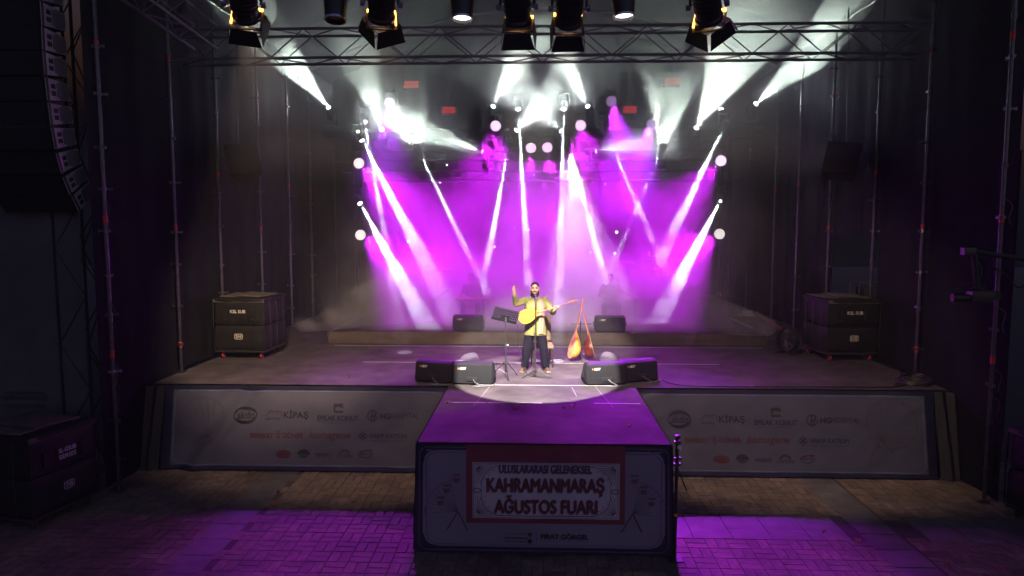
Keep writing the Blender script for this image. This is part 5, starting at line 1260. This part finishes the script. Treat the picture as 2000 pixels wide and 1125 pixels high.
fuse(bd, 'beard', M_HAIR, sg, 0.007, 2, 0.002, 2)
face_bits(qh, sg, 1.06)
# striped sash down the front
for k, (x0_, w_, mt_) in enumerate([(0.085, 0.035, pm('grey sash', (0.17, 0.15, 0.12), 0.8)), (0.120, 0.022, pm('rust sash', (0.35, 0.10, 0.05), 0.8)), (0.142, 0.03, pm('grey sash', (0.17, 0.15, 0.12), 0.8)), (0.172, 0.014, pm('rust sash', (0.35, 0.10, 0.05), 0.8))]):
    def sash(a, b, x0_=x0_, w_=w_):
        z = 0.78+0.70*b; x = x0_+w_*a-0.02*(1-b)
        rx = 0.235-0.05*b; ry = 0.170-0.02*b
        if z > 1.36: ry *= 1-1.1*(z-1.36)
        return (x, -ry*math.sqrt(max(0.05, 1-(x/rx)**2))*1.02-0.008+0.005, z)
    MB().grid(3, 24, sash).build('sash', mt_, sg)
MB().tube(spline([(-0.18, -0.16, 1.12), (-0.215, -0.04, 1.25), (-0.16, 0.10, 1.42), (0.02, 0.10, 1.50)]), 0.014, 6).build('instrument_strap', M_BLACK, sg)

def player(label, loc, rotz, hands_, cols, hairy=True, lean=0.0, headyaw=0.0, headpitch=0.2, stand=False, hcurl=0.5, beard=False):
    """seated musician; hands_ = (right wrist, left wrist) in local metres above the floor"""
    t = thing('person', label, 'person', loc, rotz)
    mtop, mtrou = cols
    b = MB(); sz = 0.46
    hp = Vector((0, 0.08, sz+0.10)); ch = Vector((0, 0.02-lean, sz+0.46)); nk = Vector((0, -lean, sz+0.60))
    q = head(b, nk+Vector((0, -0.03-lean*0.2, 0.175)), headyaw, headpitch)
    capsule(b, nk-Vector((0, 0, 0.05)), nk+Vector((0, -0.01, 0.10)), 0.06, 0.052)
    capsule(b, hp, ch, 0.13, 0.14, sx=1.2); capsule(b, ch, nk-Vector((0, 0, 0.03)), 0.14, 0.07, sx=1.1)
    tp = MB(); capsule(tp, hp, ch, 0.152, 0.155, sx=1.22); capsule(tp, ch, nk-Vector((0, 0, 0.03)), 0.15, 0.078, sx=1.15)
    tr = MB()
    for s, wr in ((-1, Vector(hands_[0])), (1, Vector(hands_[1]))):
        sh_ = ch+Vector((s*0.185, 0, 0.10)); mid = (sh_+wr)/2; dv = wr-sh_; bend = Vector((s*0.10, 0.10, -0.14)); el = mid+bend*max(0.2, min(1.2, (0.60-dv.length)*3+0.4))
        capsule(b, sh_, el, 0.052, 0.040); capsule(b, el, wr, 0.040, 0.026); hand(b, wr, (wr-el).normalized()+Vector((0, -0.2, 0)), (0, 0, -1), hcurl, s)
        capsule(tp, sh_, el, 0.070, 0.062); capsule(tp, el, el+(wr-el)*0.25, 0.060, 0.055)
        kn = Vector((s*0.20, -0.36, sz+0.07)); ft = Vector((s*0.19, -0.34, 0.09))
        capsule(b, (s*0.09, 0.08, sz+0.08), kn, 0.080, 0.055); capsule(b, kn, ft, 0.055, 0.038); capsule(b, ft+Vector((0, 0.02, -0.04)), ft+Vector((0, -0.14, -0.05)), 0.036, 0.032)
        capsule(tr, (s*0.09, 0.08, sz+0.08), kn, 0.098, 0.076); capsule(tr, kn, ft+Vector((0, 0, 0.05)), 0.075, 0.062)
        so = MB(); capsule(so, ft+Vector((0, 0.03, -0.045)), ft+Vector((0, -0.16, -0.05)), 0.044, 0.040); so.build('shoe', M_SHOED, t)
    fuse(b, 'body', M_SKIN, t, 0.012, 3); fuse(tp, 'shirt', mtop, t, 0.013, 3, 0.006, loc[0]); fuse(tr, 'trousers', mtrou, t, 0.014, 3, 0.005, loc[0])
    h = MB(); ellipsoid(h, q(0, 0.03, 0.058), (0.083, 0.095, 0.078), (headpitch+0.3, 0, headyaw)); ellipsoid(h, q(0, 0.07, 0.0), (0.07, 0.05, 0.07)); fuse(h, 'hair', M_HAIR, t, 0.010, 2)
    if beard:
        h = MB(); ellipsoid(h, q(0, -0.05, -0.10), (0.055, 0.045, 0.045)); fuse(h, 'beard', M_HAIR, t, 0.010, 2)
    face_bits(q, t)
    # stool
    return t
def stool(label, loc):
    t = thing('stool', label, 'stool', loc)
    MB().lathe([(0.0, 0.43), (0.17, 0.43), (0.18, 0.45), (0.17, 0.475), (0.0, 0.48)], 18).build('seat', M_BLACK, t)
    for a in (0.5, 2.07, 3.64, 5.2): MB().tube([(0.10*math.cos(a), 0.10*math.sin(a), 0.43), (0.2*math.cos(a), 0.2*math.sin(a), 0.0)], 0.014, 6).build('leg', M_CHROME, t)
M_SHIRTB = pm('black shirt cloth', (0.03, 0.027, 0.032), 0.85, var=0.2); M_TRB = pm('charcoal trouser cloth', (0.025, 0.025, 0.03), 0.85, var=0.2)
# zither player
kz = at_y(921, 545, 18.9); K = Vector((kz.x, 18.9, RZ+0.006))
player('seated player in black shirt behind the flat zither', K, 0, ((-0.14, -0.34, 0.76), (0.16, -0.34, 0.76)), (M_SHIRTB, M_TRB), lean=0.06, headpitch=0.3)
stool('round black stool under the zither player', K+Vector((0, 0.06, 0)))
z = thing('zither', 'flat trapezoid zither lying on a small stand before its player', 'zither', K+Vector((0.08, -0.42, 0.68)))
M_ZITH = pm('zither wood', (0.48, 0.26, 0.12), 0.4, var=0.2)
MB()._add([(x, y, zz) for zz in (0, 0.05) for x, y in ((-0.46, -0.20), (0.62, -0.20), (0.18, 0.19), (-0.46, 0.19))], [(3, 2, 1, 0), (4, 5, 6, 7), (0, 1, 5, 4), (1, 2, 6, 5), (2, 3, 7, 6), (3, 0, 4, 7)]).build('sound_box', M_ZITH, z, bevel=0.004)
MB().bx(-0.44, -0.30, -0.18, 0.17, 0.05, 0.058).build('skin_panel', M_TAPE, z, smooth=False)
for k in range(9): MB().tube([(-0.40, -0.17+k*0.04, 0.064), (0.58-k*0.052, -0.17+k*0.04, 0.060)], 0.0016, 4).build('string', M_STRING, z)
for k in range(9): MB().tube([(0.58-k*0.050, -0.18+k*0.04, 0.05), (0.60-k*0.050, -0.18+k*0.04, 0.075)], 0.005, 5).build('tuning_pin', M_CHROME, z)
zs = thing('zither_stand', 'dark folding stand under the zither draped with a pale cloth end', 'stand', K+Vector((0.08, -0.42, 0)))
for x in (-0.34, 0.30):
    for y in (-0.13, 0.12): MB().tube([(x, y, 0.01), (x*0.9, y, 0.675)], 0.012, 6).build('leg', M_DARKMET, zs)
    MB().tube([(x*0.95, -0.13, 0.3), (x*0.95, 0.12, 0.3)], 0.009, 6).build('stretcher', M_DARKMET, zs)
MB().bx(-0.36, 0.34, -0.15, 0.14, 0.655, 0.675).build('top_rail', M_DARKMET, zs, smooth=False)
MB().grid(6, 14, lambda a, b: (0.31+0.10*a+0.03*math.sin(b*6+a*3), -0.17+0.03*math.sin(a*8), 0.665-0.62*b)).build('pale_cloth', M_TAPE, zs)
# spike fiddle player
fz = at_y(1192, 541, 18.9); FP = Vector((fz.x, 18.9, RZ+0.006))
player('seated string player in black shirt bowing a small upright fiddle', FP, 0, ((-0.22, -0.36, 0.80), (0.20, -0.24, 1.00)), (M_SHIRTB, M_TRB), headpitch=0.15, headyaw=-0.2)
stool('round black stool under the string player', FP+Vector((0, 0.06, 0)))
fd = thing('fiddle', 'upright spike fiddle with round gourd body held on the knee', 'fiddle', FP+Vector((0.17, -0.36, 0.60)))
m = MB(); ellipsoid(m, (0, 0, 0.12), (0.085, 0.08, 0.09)); m.build('gourd', M_NECKO, fd); MB().lathe([(0, 0), (0.07, 0.0), (0.07, 0.006), (0, 0.008)], 18, Matrix.Translation((0, -0.066, 0.12)) @ Matrix.Rotation(PI/2, 4, 'X')).build('skin_face', M_TAPE, fd)
MB().tube([(0, 0, -0.08), (0, 0, 0.05)], 0.006, 6).build('spike', M_CHROME, fd); MB().tube([(0, 0, 0.18), (0.0, 0.0, 0.62)], [0.016, 0.012], 8).build('neck', M_NECK, fd)
for k in range(4): MB().tube([(-0.04 if k % 2 else 0.0, 0, 0.52+0.03*k), (0.0 if k % 2 else 0.04, 0, 0.52+0.03*k)], 0.005, 5).build('tuning_peg', M_BLACK, fd)
for x in (-0.006, 0.006): MB().tube([(x, -0.08, 0.05), (x, -0.085, 0.12), (x, -0.016, 0.56)], 0.0014, 4).build('string', M_STRING, fd)
bw = thing('bow', 'slim fiddle bow held level by the string player', 'bow', FP+Vector((-0.25, -0.44, 0.77)))
MB().tube(spline([(-0.06, 0, 0.0), (0.2, 0, 0.03), (0.45, 0, 0.02), (0.62, 0, -0.01)]), 0.006, 6).build('stick', M_NECKO, bw); MB().bx(-0.05, 0.61, -0.004, 0.004, -0.016, -0.012).build('hair_ribbon', M_TAPE, bw, smooth=False)
# rear band riser with keyboard and drums
DR = RZ+0.55
dr = thing('band_riser', 'upper black platform under drums and keyboard in the smoke', 'platform', (0, 20.1, RZ))
MB().bx(-4.2, 4.2, 20.1, 23.6, RZ+0.012, DR).build('platform', M_BLACK, dr, world=True, smooth=False); deck_grid(-4.2, 4.2, 20.1, 23.6, DR+0.005).build('deck', M_CARPET, dr, world=True, fix=False)
kb = at_y(846, 493, 21.2); KB = Vector((kb.x, 21.2, DR+0.012))
player('keyboard player in dark shirt almost lost in smoke', KB, 0, ((-0.15, -0.40, 0.84), (0.17, -0.40, 0.84)), (M_SHIRTB, M_TRB), headpitch=0.25)
stool('round black stool under the keyboard player', KB+Vector((0, 0.06, 0)))
ky = thing('keyboard', 'electronic keyboard with a pale key strip on a crossed stand', 'keyboard', KB+Vector((0.05, -0.5, 0)))
MB().bx(-0.6, 0.6, -0.16, 0.16, 0.74, 0.81).build('case', M_PLAST, ky, bevel=0.01)
for k in range(28): MB().bx(-0.56+k*0.04, -0.56+k*0.04+0.036, 0.0, 0.15, 0.81, 0.822).build('key', M_WHITE, ky, smooth=False)
for y in (-0.1, 0.1): MB().tube([(-0.4, y, 0.01), (0.4, y, 0.74)], 0.014, 6).build('stand_leg', M_DARKMET, ky); MB().tube([(0.4, y*1.2, 0.01), (-0.4, y*1.2, 0.74)], 0.014, 6).build('stand_leg', M_DARKMET, ky)
dz = at_y(1265, 507, 22.0); DP = Vector((dz.x, 22.0, DR+0.012))
player('drummer behind cymbals at the smoky rear of the stage', DP, 0, ((-0.24, -0.42, 0.82), (0.24, -0.40, 0.84)), (pm('grey shirt cloth', (0.10, 0.09, 0.10), 0.85), M_TRB), headpitch=0.1)
stool('round black stool under the drummer', DP+Vector((0, 0.06, 0)))
M_DRUM = pm('drum lacquer', (0.12, 0.02, 0.04), 0.25, var=0.1); M_DHEAD = pm('drum head', (0.25, 0.24, 0.23), 0.5, var=0.1); M_CYM = pm('cymbal bronze', (0.55, 0.36, 0.12), 0.3, 0.9, var=0.15)
def drum(name, label, M, r, h, loc, legs=None):
    t = thing(name, label, 'drum', loc)
    MB().lathe([(r, 0), (r, h)], 24, M).build('shell', M_DRUM, t, fix=False)
    for zz in (0.0, h): MB().torus(r+0.006, 0.01, M @ Matrix.Translation((0, 0, zz)), 24, 6).build('hoop', M_CHROME, t); MB().lathe([(0, 0), (r*0.99, 0), (r*0.99, 0.004), (0, 0.005)], 24, M @ Matrix.Translation((0, 0, zz))).build('drum_head', M_DHEAD, t)
    for k in range(8): a = 2*PI*k/8; MB().tube([M @ Vector(((r+0.012)*math.cos(a), (r+0.012)*math.sin(a), 0.02)), M @ Vector(((r+0.012)*math.cos(a), (r+0.012)*math.sin(a), h-0.02))], 0.006, 5).build('lug_rod', M_CHROME, t)
    for a, b in legs or (): MB().tube([a, b], 0.010, 6).build('leg', M_CHROME, t)
    return t
RX = Matrix.Rotation(PI/2, 4, 'X')
drum('bass_drum', 'large bass drum facing the audience in the smoke', Matrix.Translation((0, 0.0, 0.29)) @ RX, 0.28, 0.40, DP+Vector((0, -0.45, 0)), [((-0.27, -0.2, 0.2), (-0.36, -0.25, 0.0)), ((0.27, -0.2, 0.2), (0.36, -0.25, 0.0))])
for s in (-1, 1): drum('tom_drum', 'small tom drum on a post '+('beside the string player' if s < 0 else 'beside the floor tom'), Matrix.Translation((0, 0, 0.60)) @ Matrix.Rotation(R(18), 4, 'X'), 0.15, 0.22, DP+Vector((s*0.2, -0.62, 0)), [((0, 0.0, 0.62), (0, 0.05, 0.0))])
drum('floor_tom', 'deep floor tom on three legs', Matrix.Translation((0, 0, 0.16)), 0.2, 0.38, DP+Vector((0.55, -0.3, 0)), [((0.2*math.cos(a), 0.2*math.sin(a), 0.3), (0.24*math.cos(a), 0.24*math.sin(a), 0.0)) for a in (0.3, 2.4, 4.5)])
drum('snare_drum', 'shallow snare drum on a low stand', Matrix.Translation((0, 0, 0.48)), 0.17, 0.13, DP+Vector((-0.42, -0.3, 0)), [((0.03*math.cos(a), 0.03*math.sin(a), 0.48), (0.22*math.cos(a), 0.22*math.sin(a), 0.0)) for a in (0.3, 2.4, 4.5)])
for (x, y, zz, r_, lab) in [(-0.72, -0.45, 1.02, 0.24, 'tilted crash cymbal on a stand beside the string player'), (0.78, -0.4, 1.08, 0.26, 'wide ride cymbal on a stand beyond the floor tom'), (-0.05, -0.75, 1.16, 0.2, 'small splash cymbal above the bass drum')]:
    c = thing('cymbal_stand', lab, 'cymbal', DP+Vector((x, y, 0)))
    MB().tube([(0, 0, 0.1), (0, 0, zz)], 0.011, 6).build('post', M_CHROME, c); MB().lathe([(0.012, 0.02), (0.04, 0.022), (0.05, 0.008), (r_, -0.012), (r_, -0.016), (0.05, 0.002), (0.012, 0.012)], 26, Matrix.Translation((0, 0, zz)) @ Matrix.Rotation(R(14), 4, 'X')).build('cymbal', M_CYM, c)
    for a in (0.5, 2.6, 4.7): MB().tube([(0, 0, 0.3), (0.26*math.cos(a), 0.26*math.sin(a), 0.0)], 0.009, 6).build('leg', M_CHROME, c)
def boom_mic(lab, loc, hgt, bx_):
    c = thing('microphone_stand', lab, 'stand', loc)
    MB().tube([(0, 0, 0.02), (0, 0, hgt)], 0.010, 6).build('post', M_DARKMET, c); MB().tube([(-bx_*0.3, 0, hgt-0.1), (bx_, 0, hgt+0.25)], 0.008, 6).build('boom', M_DARKMET, c)
    MB().lathe([(0, -0.06), (0.014, -0.055), (0.018, 0.04), (0.0, 0.055)], 10, Matrix.Translation((bx_, 0, hgt+0.25)) @ Matrix.Rotation(0.6, 4, 'Y')).build('microphone', M_CHROME, c)
    for a in (0.5, 2.6, 4.7): MB().tube([(0, 0, 0.1), (0.28*math.cos(a), 0.28*math.sin(a), 0.012)], 0.009, 6).build('leg', M_DARKMET, c)
boom_mic('boom microphone stand leaning beside the seated string player', (2.55, 18.3, RZ+0.006), 0.75, -0.45); boom_mic('tall boom microphone stand over the drums', DP+Vector((-1.0, -0.9, 0)), 1.5, 0.4); boom_mic('boom microphone stand beside the zither', (-2.9, 18.4, RZ+0.006), 0.7, 0.4)

# ---------------------------------------------------------------- wings and edges
# speakers hung at an angle at both sides
for s, px, lab in ((-1, (473, 318), 'dark box speaker hung at an angle on the loudspeaker column side'), (1, (1645, 316), 'dark box speaker hung at an angle on the floor fan side')):
    p = at_y(*px, 15.8); t = thing('hanging_speaker', lab, 'loudspeaker', p+Vector((0, 0, 0.5)))
    M = Matrix.Translation(p) @ Matrix.Rotation(s*R(-28), 4, 'Z') @ Matrix.Rotation(R(-16), 4, 'X') @ Matrix.Rotation(s*R(8), 4, 'Y')
    o = MB(); o._add([M @ Vector(q) for q in [(-0.36, -0.26, -0.36), (0.36, -0.26, -0.36), (0.27, 0.26, -0.36), (-0.27, 0.26, -0.36), (-0.36, -0.26, 0.36), (0.36, -0.26, 0.36), (0.27, 0.26, 0.36), (-0.27, 0.26, 0.36)]], [(3, 2, 1, 0), (4, 5, 6, 7), (0, 1, 5, 4), (1, 2, 6, 5), (2, 3, 7, 6), (3, 0, 4, 7)]); o.build('cabinet', M_GREYPL, t, world=True, bevel=0.012)
    MB().bx(-0.33, 0.33, -0.275, -0.262, -0.33, 0.33, M).build('grille', M_GRILLE, t, world=True, smooth=False)
    MB().tube([M @ Vector((-0.37, 0, 0.1)), M @ Vector((-0.40, 0, 0.45)), M @ Vector((0.40, 0, 0.45)), M @ Vector((0.37, 0, 0.1))], 0.016, 6).build('bracket', M_DARKMET, t, world=True)
    MB().tube([M @ Vector((0, 0, 0.45)), Vector((p.x, p.y, 9.3))], 0.012, 6).build('hanging_wire', M_DARKMET, t, world=True)
    MB().tube(spline([M @ Vector((0.2, 0.2, 0.36)), M @ Vector((0.45, 0.3, 0.2)), M @ Vector((0.42, 0.3, -0.1)), M @ Vector((0.2, 0.28, -0.2))]), 0.010, 6).build('cable', M_CABLE, t, world=True)
# camera arm at the ground pole
cr = thing('camera_crane', 'dark camera crane arm with a film camera hanging beside the ground pole', 'camera crane', (7.6, 9.6, 4.1))
A = at_y(2040, 512, 9.7); B = at_y(1898, 491, 9.7); Cc = at_y(1907, 582, 9.7)
MB().tube([A+Vector((3.4, -0.6, -0.1)), A, B], 0.035, 8).build('arm', M_BLACK, cr, world=True); MB().tube([B+Vector((0.02, 0, 0.05)), Cc+Vector((0.0, 0, 0.12))], 0.04, 8).build('drop_column', M_BLACK, cr, world=True)
MB().box(Cc+Vector((0.05, 0, 0.02)), (0.30, 0.14, 0.15)).build('camera_body', M_PLAST, cr, world=True, bevel=0.01); MB().lathe([(0.0, 0), (0.05, 0), (0.06, 0.1), (0.06, 0.22), (0, 0.22)], 14, Matrix.Translation(Cc+Vector((-0.10, 0, 0.0))) @ basis_z((-1, 0.1, 0)).to_4x4()).build('lens', M_PLAST, cr, world=True)
for zz in (0.13, 0.18): MB().tube([Cc+Vector((-0.28, 0, zz)), Cc+Vector((0.12, 0, zz))], 0.012, 6).build('rail', M_DARKMET, cr, world=True)
MB().box(B+Vector((-0.05, 0, 0.0)), (0.16, 0.10, 0.10)).build('motor_box', M_DARKMET, cr, world=True, bevel=0.008); MB().box(Cc+Vector((0.24, 0, 0.04)), (0.12, 0.1, 0.12)).build('battery', M_BLACK, cr, world=True, bevel=0.006)
MB().tube(spline([B, B+Vector((0.15, 0, -0.25)), B+Vector((0.1, 0, -0.5)), Cc+Vector((0.2, 0, 0.1))]), 0.010, 5).build('cable', M_CABLE, cr, world=True)
MB().tube(spline([A, A+Vector((-0.3, 0, -0.35)), A+Vector((-0.55, 0, -0.15)), B]), 0.010, 5).build('cable', M_CABLE, cr, world=True)
# clamp post at the runway corner
ps = thing('clamp_post', 'thin black post with clamps and a small clip lamp at the runway corner', 'post', (1.775, 8.93, 0.004))
MB().tube([(0, 0, 0.0), (0, 0, 1.72)], 0.022, 8).build('post', M_BLACK, ps)
for zz, w_ in ((1.32, 0.05), (1.40, 0.06), (1.62, 0.04), (1.70, 0.035)): MB().box((0.0, -0.02, zz), (w_*2, 0.06, 0.03)).build('clamp', M_DARKMET, ps, bevel=0.006)
MB().box((0.02, -0.05, 1.56), (0.05, 0.03, 0.04)).build('clip', M_WHITE, ps, bevel=0.004); MB().tube([(0.02, 0, 1.25), (0.14, 0.0, 0.95)], 0.009, 6).build('side_strut', M_BLACK, ps); MB().lathe([(0.023, 0.60), (0.026, 0.60), (0.026, 0.64), (0.023, 0.64)], 10, None, closed=True).build('orange_band', M_ORANGE, ps)
MB().bx(-0.1, 0.1, -0.1, 0.1, 0, 0.012).build('foot_plate', M_BLACK, ps, smooth=False)
# timber ramp board, table, bottles, chair and litter in the fan side corner
e0, e1 = at_z(1478, 610, SH+0.06), at_z(1546, 656, SH+0.06); dv = (e1-e0)
tb = thing('timber_board', 'long brown timber edge board lying behind the floor fan', 'board', e0)
Mb = Matrix.Translation(e0) @ Matrix.Rotation(math.atan2(dv.y, dv.x), 4, 'Z'); MB().bx(0, dv.length, -0.04, 0.04, -0.055, 0.03, Mb).build('plank', pm('raw timber', (0.26, 0.11, 0.05), 0.7, var=0.3, scale=6), tb, world=True, bevel=0.004)
MB().bx(0, dv.length, 0.06, 0.9, -0.055, -0.02, Mb).build('ramp_sheet', M_BLACK, tb, world=True, smooth=False)
tp = at_z(1400, 578, SH+0.75); ta = thing('side_table', 'dark cloth covered table in the corner on the fan side', 'table', (tp.x, tp.y, SH+0.006))
MB().bx(-0.5, 0.5, -0.3, 0.3, 0.72, 0.75).build('top', M_CASETOP, ta, bevel=0.005); MB().grid(30, 6, lambda a, b: (-0.51+1.02*a, -0.31-0.015*math.sin(a*40)*(1-b), 0.03+0.70*b)).build('cloth_front', M_DRAPE, ta)
for x in (-0.45, 0.45):
    for y in (-0.25, 0.25): MB().tube([(x, y, 0), (x, y, 0.72)], 0.015, 6).build('leg', M_DARKMET, ta)
for k, (dx, m_, lab) in enumerate([(0.0, M_ORANGE, 'orange capped bottle on the corner table'), (0.09, M_WHITE, 'small white cup on the corner table')]):
    b = thing('bottle' if k == 0 else 'cup', lab, 'bottle' if k == 0 else 'cup', (tp.x+dx, tp.y-0.1, SH+0.757))
    MB().lathe([(0, 0), (0.032, 0.0), (0.034, 0.10), (0.015, 0.14), (0.015, 0.16)] if k == 0 else [(0, 0), (0.025, 0), (0.034, 0.09), (0.03, 0.09)], 12).build('body', M_WHITE, b)
    if k == 0: MB().lathe([(0.017, 0.15), (0.018, 0.15), (0.018, 0.19), (0.0, 0.19)], 10).build('cap', m_, b)
    else: MB().torus(0.034, 0.003, Matrix.Translation((0, 0, 0.09)), 14, 5).build('lip', m_, b)
cp_ = at_z(1436, 612, SH); chair('black metal chair piled with cables in the fan side corner', (cp_.x, cp_.y+0.3, SH+0.006), R(30), M_BLACK)
fp_ = at_z(1452, 612, SH+0.05); ft = thing('foam_tray', 'crumpled white foam tray on the floor by the cable chair', 'tray', (fp_.x, fp_.y-0.3, SH+0.006))
MB().bx(-0.25, 0.25, -0.12, 0.12, 0, 0.05).build('base', M_TAPE, ft, bevel=0.01); MB().bx(-0.1, 0.2, -0.05, 0.1, 0.05, 0.16).build('insert', M_TAPE, ft, bevel=0.01)
pk = at_z(1489, 650, RZ+0.02); bp_ = thing('bottle_pack', 'small wrapped pack of clear bottles on the riser end', 'bottle pack', (pk.x-0.15, pk.y+0.12, RZ+0.006))
for i in range(4):
    for j in range(2): MB().lathe([(0, 0), (0.032, 0), (0.032, 0.13), (0.013, 0.17), (0.013, 0.19), (0, 0.19)], 10, Matrix.Translation((i*0.07, j*0.07, 0))).build('bottle', M_CLEAR, bp_)
MB().bx(-0.036, 0.246, -0.036, 0.106, 0.05, 0.10).build('wrap', M_CLEAR, bp_, smooth=False)
# wing opening: flight cases and shelf
wg = thing('equipment_rack', 'tall shelf of amplifiers and cases inside the wing opening', 'rack', (8.5, 17.2, SH+0.0))
for x in (-0.7, 0.7):
    for y in (-0.25, 0.25): MB().tube([(x, y, -SH), (x, y, 1.6)], 0.018, 6).build('upright', M_STEEL, wg)
for zz in (0.3, 0.75, 1.2, 1.55): MB().bx(-0.72, 0.72, -0.27, 0.27, zz, zz+0.025).build('shelf', M_DARKMET, wg, smooth=False)
for k, (x, zz, w_, h_) in enumerate([(-0.4, 0.79, 0.5, 0.3), (0.3, 0.79, 0.5, 0.32), (-0.35, 1.24, 0.45, 0.22), (0.35, 1.24, 0.4, 0.26)]):
    a = MB().bx(x-w_/2, x+w_/2, -0.25, 0.2, zz, zz+h_).build('amplifier', M_PLAST, wg, bevel=0.008); MB().bx(x-w_/2+0.03, x+w_/2-0.03, -0.262, -0.252, zz+0.05, zz+h_-0.05).build('face_plate', M_DARKMET, a, smooth=False)
fc = thing('slatted_crate', 'pale slatted metal crate in the wing opening behind the cart', 'crate', (8.15, 16.2, SH-SH+0.006))
MB().bx(-0.3, 0.3, -0.25, 0.25, 0.0, 2.05).build('pedestal', M_BLACK, fc, smooth=False)
for k in range(5): MB().bx(-0.3, 0.3, -0.262, -0.25, 2.10+0.13*k, 2.17+0.13*k).build('slat', M_PANEL, fc, smooth=False); MB().bx(-0.312, -0.30, -0.25, 0.25, 2.10+0.13*k, 2.17+0.13*k).build('slat', M_PANEL, fc, smooth=False)
for x in (-0.29, 0.29):
    for y in (-0.24, 0.24): MB().tube([(x, y, 2.05), (x, y, 2.75)], 0.014, 6).build('corner_post', M_STEEL, fc)
drape('black drape closing the wing behind the equipment rack', (9.6, 19.2), (9.6, 14.2), 0.02, 6.0, seed=51)
# cables along the stage edge
cl = thing('stage_cable', 'black cable lying along the stage edge on the fan side', 'cable', (4.5, 12.45, SH))
MB().tube(spline([(2.3, 12.9, SH+0.016), (2.6, 12.5, SH+0.016), (3.6, 12.44, SH+0.016), (5.2, 12.46, SH+0.016), (6.4, 12.5, SH+0.016), (6.9, 12.9, SH+0.016)]), 0.011, 6).build('cord', M_CABLE, cl, world=True)
co = thing('cable_coil', 'black cable coiled on the stage corner beside the drape', 'cable', (6.95, 12.85, SH+0.01))
for k in range(5): MB().torus(0.24+0.02*(k % 3), 0.011, Matrix.Translation((0.02*k, 0.01*k, 0.014+0.018*k)) @ Matrix.Rotation(0.05*k, 4, 'X'), 30, 6).build('loop', M_CABLE, co)
# fallen leaves
leaf_me = None
spots = [(u, v, SH+0.012, 'on the runway carpet') for u, v in ((1102, 797), (1120, 793), (1230, 832), (1005, 798), (876, 786))]+[(u, v, SH+0.012, 'on the stage carpet') for u, v in ((680, 737), (1440, 745), (1468, 755))]+[(u, v, 0.01, 'on the paving') for u, v in ((535, 985), (690, 980), (608, 975), (1465, 982), (1637, 1000), (1675, 1057), (1850, 1105), (1610, 1040), (545, 960))]
for k, (u, v, zz, wh) in enumerate(spots):
    p = at_z(u, v, zz)
    if leaf_me is None:
        o = MB().grid(4, 4, lambda a, b: ((a-0.5)*0.05*math.sin(PI*min(0.98, 0.08+b*0.9))*1.6, (b-0.5)*0.09, 0.018*(2*a-1)**2+0.012*math.sin(b*4)))
        ob = o.build('fallen_leaf', M_LEAF, None); leaf_me = ob.data
    else: ob = link(bpy.data.objects.new('fallen_leaf', leaf_me))
    ob.location = p; ob.rotation_euler = (random.uniform(-0.2, 0.2), random.uniform(-0.2, 0.2), random.uniform(0, 6)); ob.scale = [random.uniform(0.7, 1.3)]*3
    tag(ob, 'dry curled brown leaf lying '+wh, 'leaf', 'dry leaves '+wh)

bpy.data.scenes.remove(WORK)
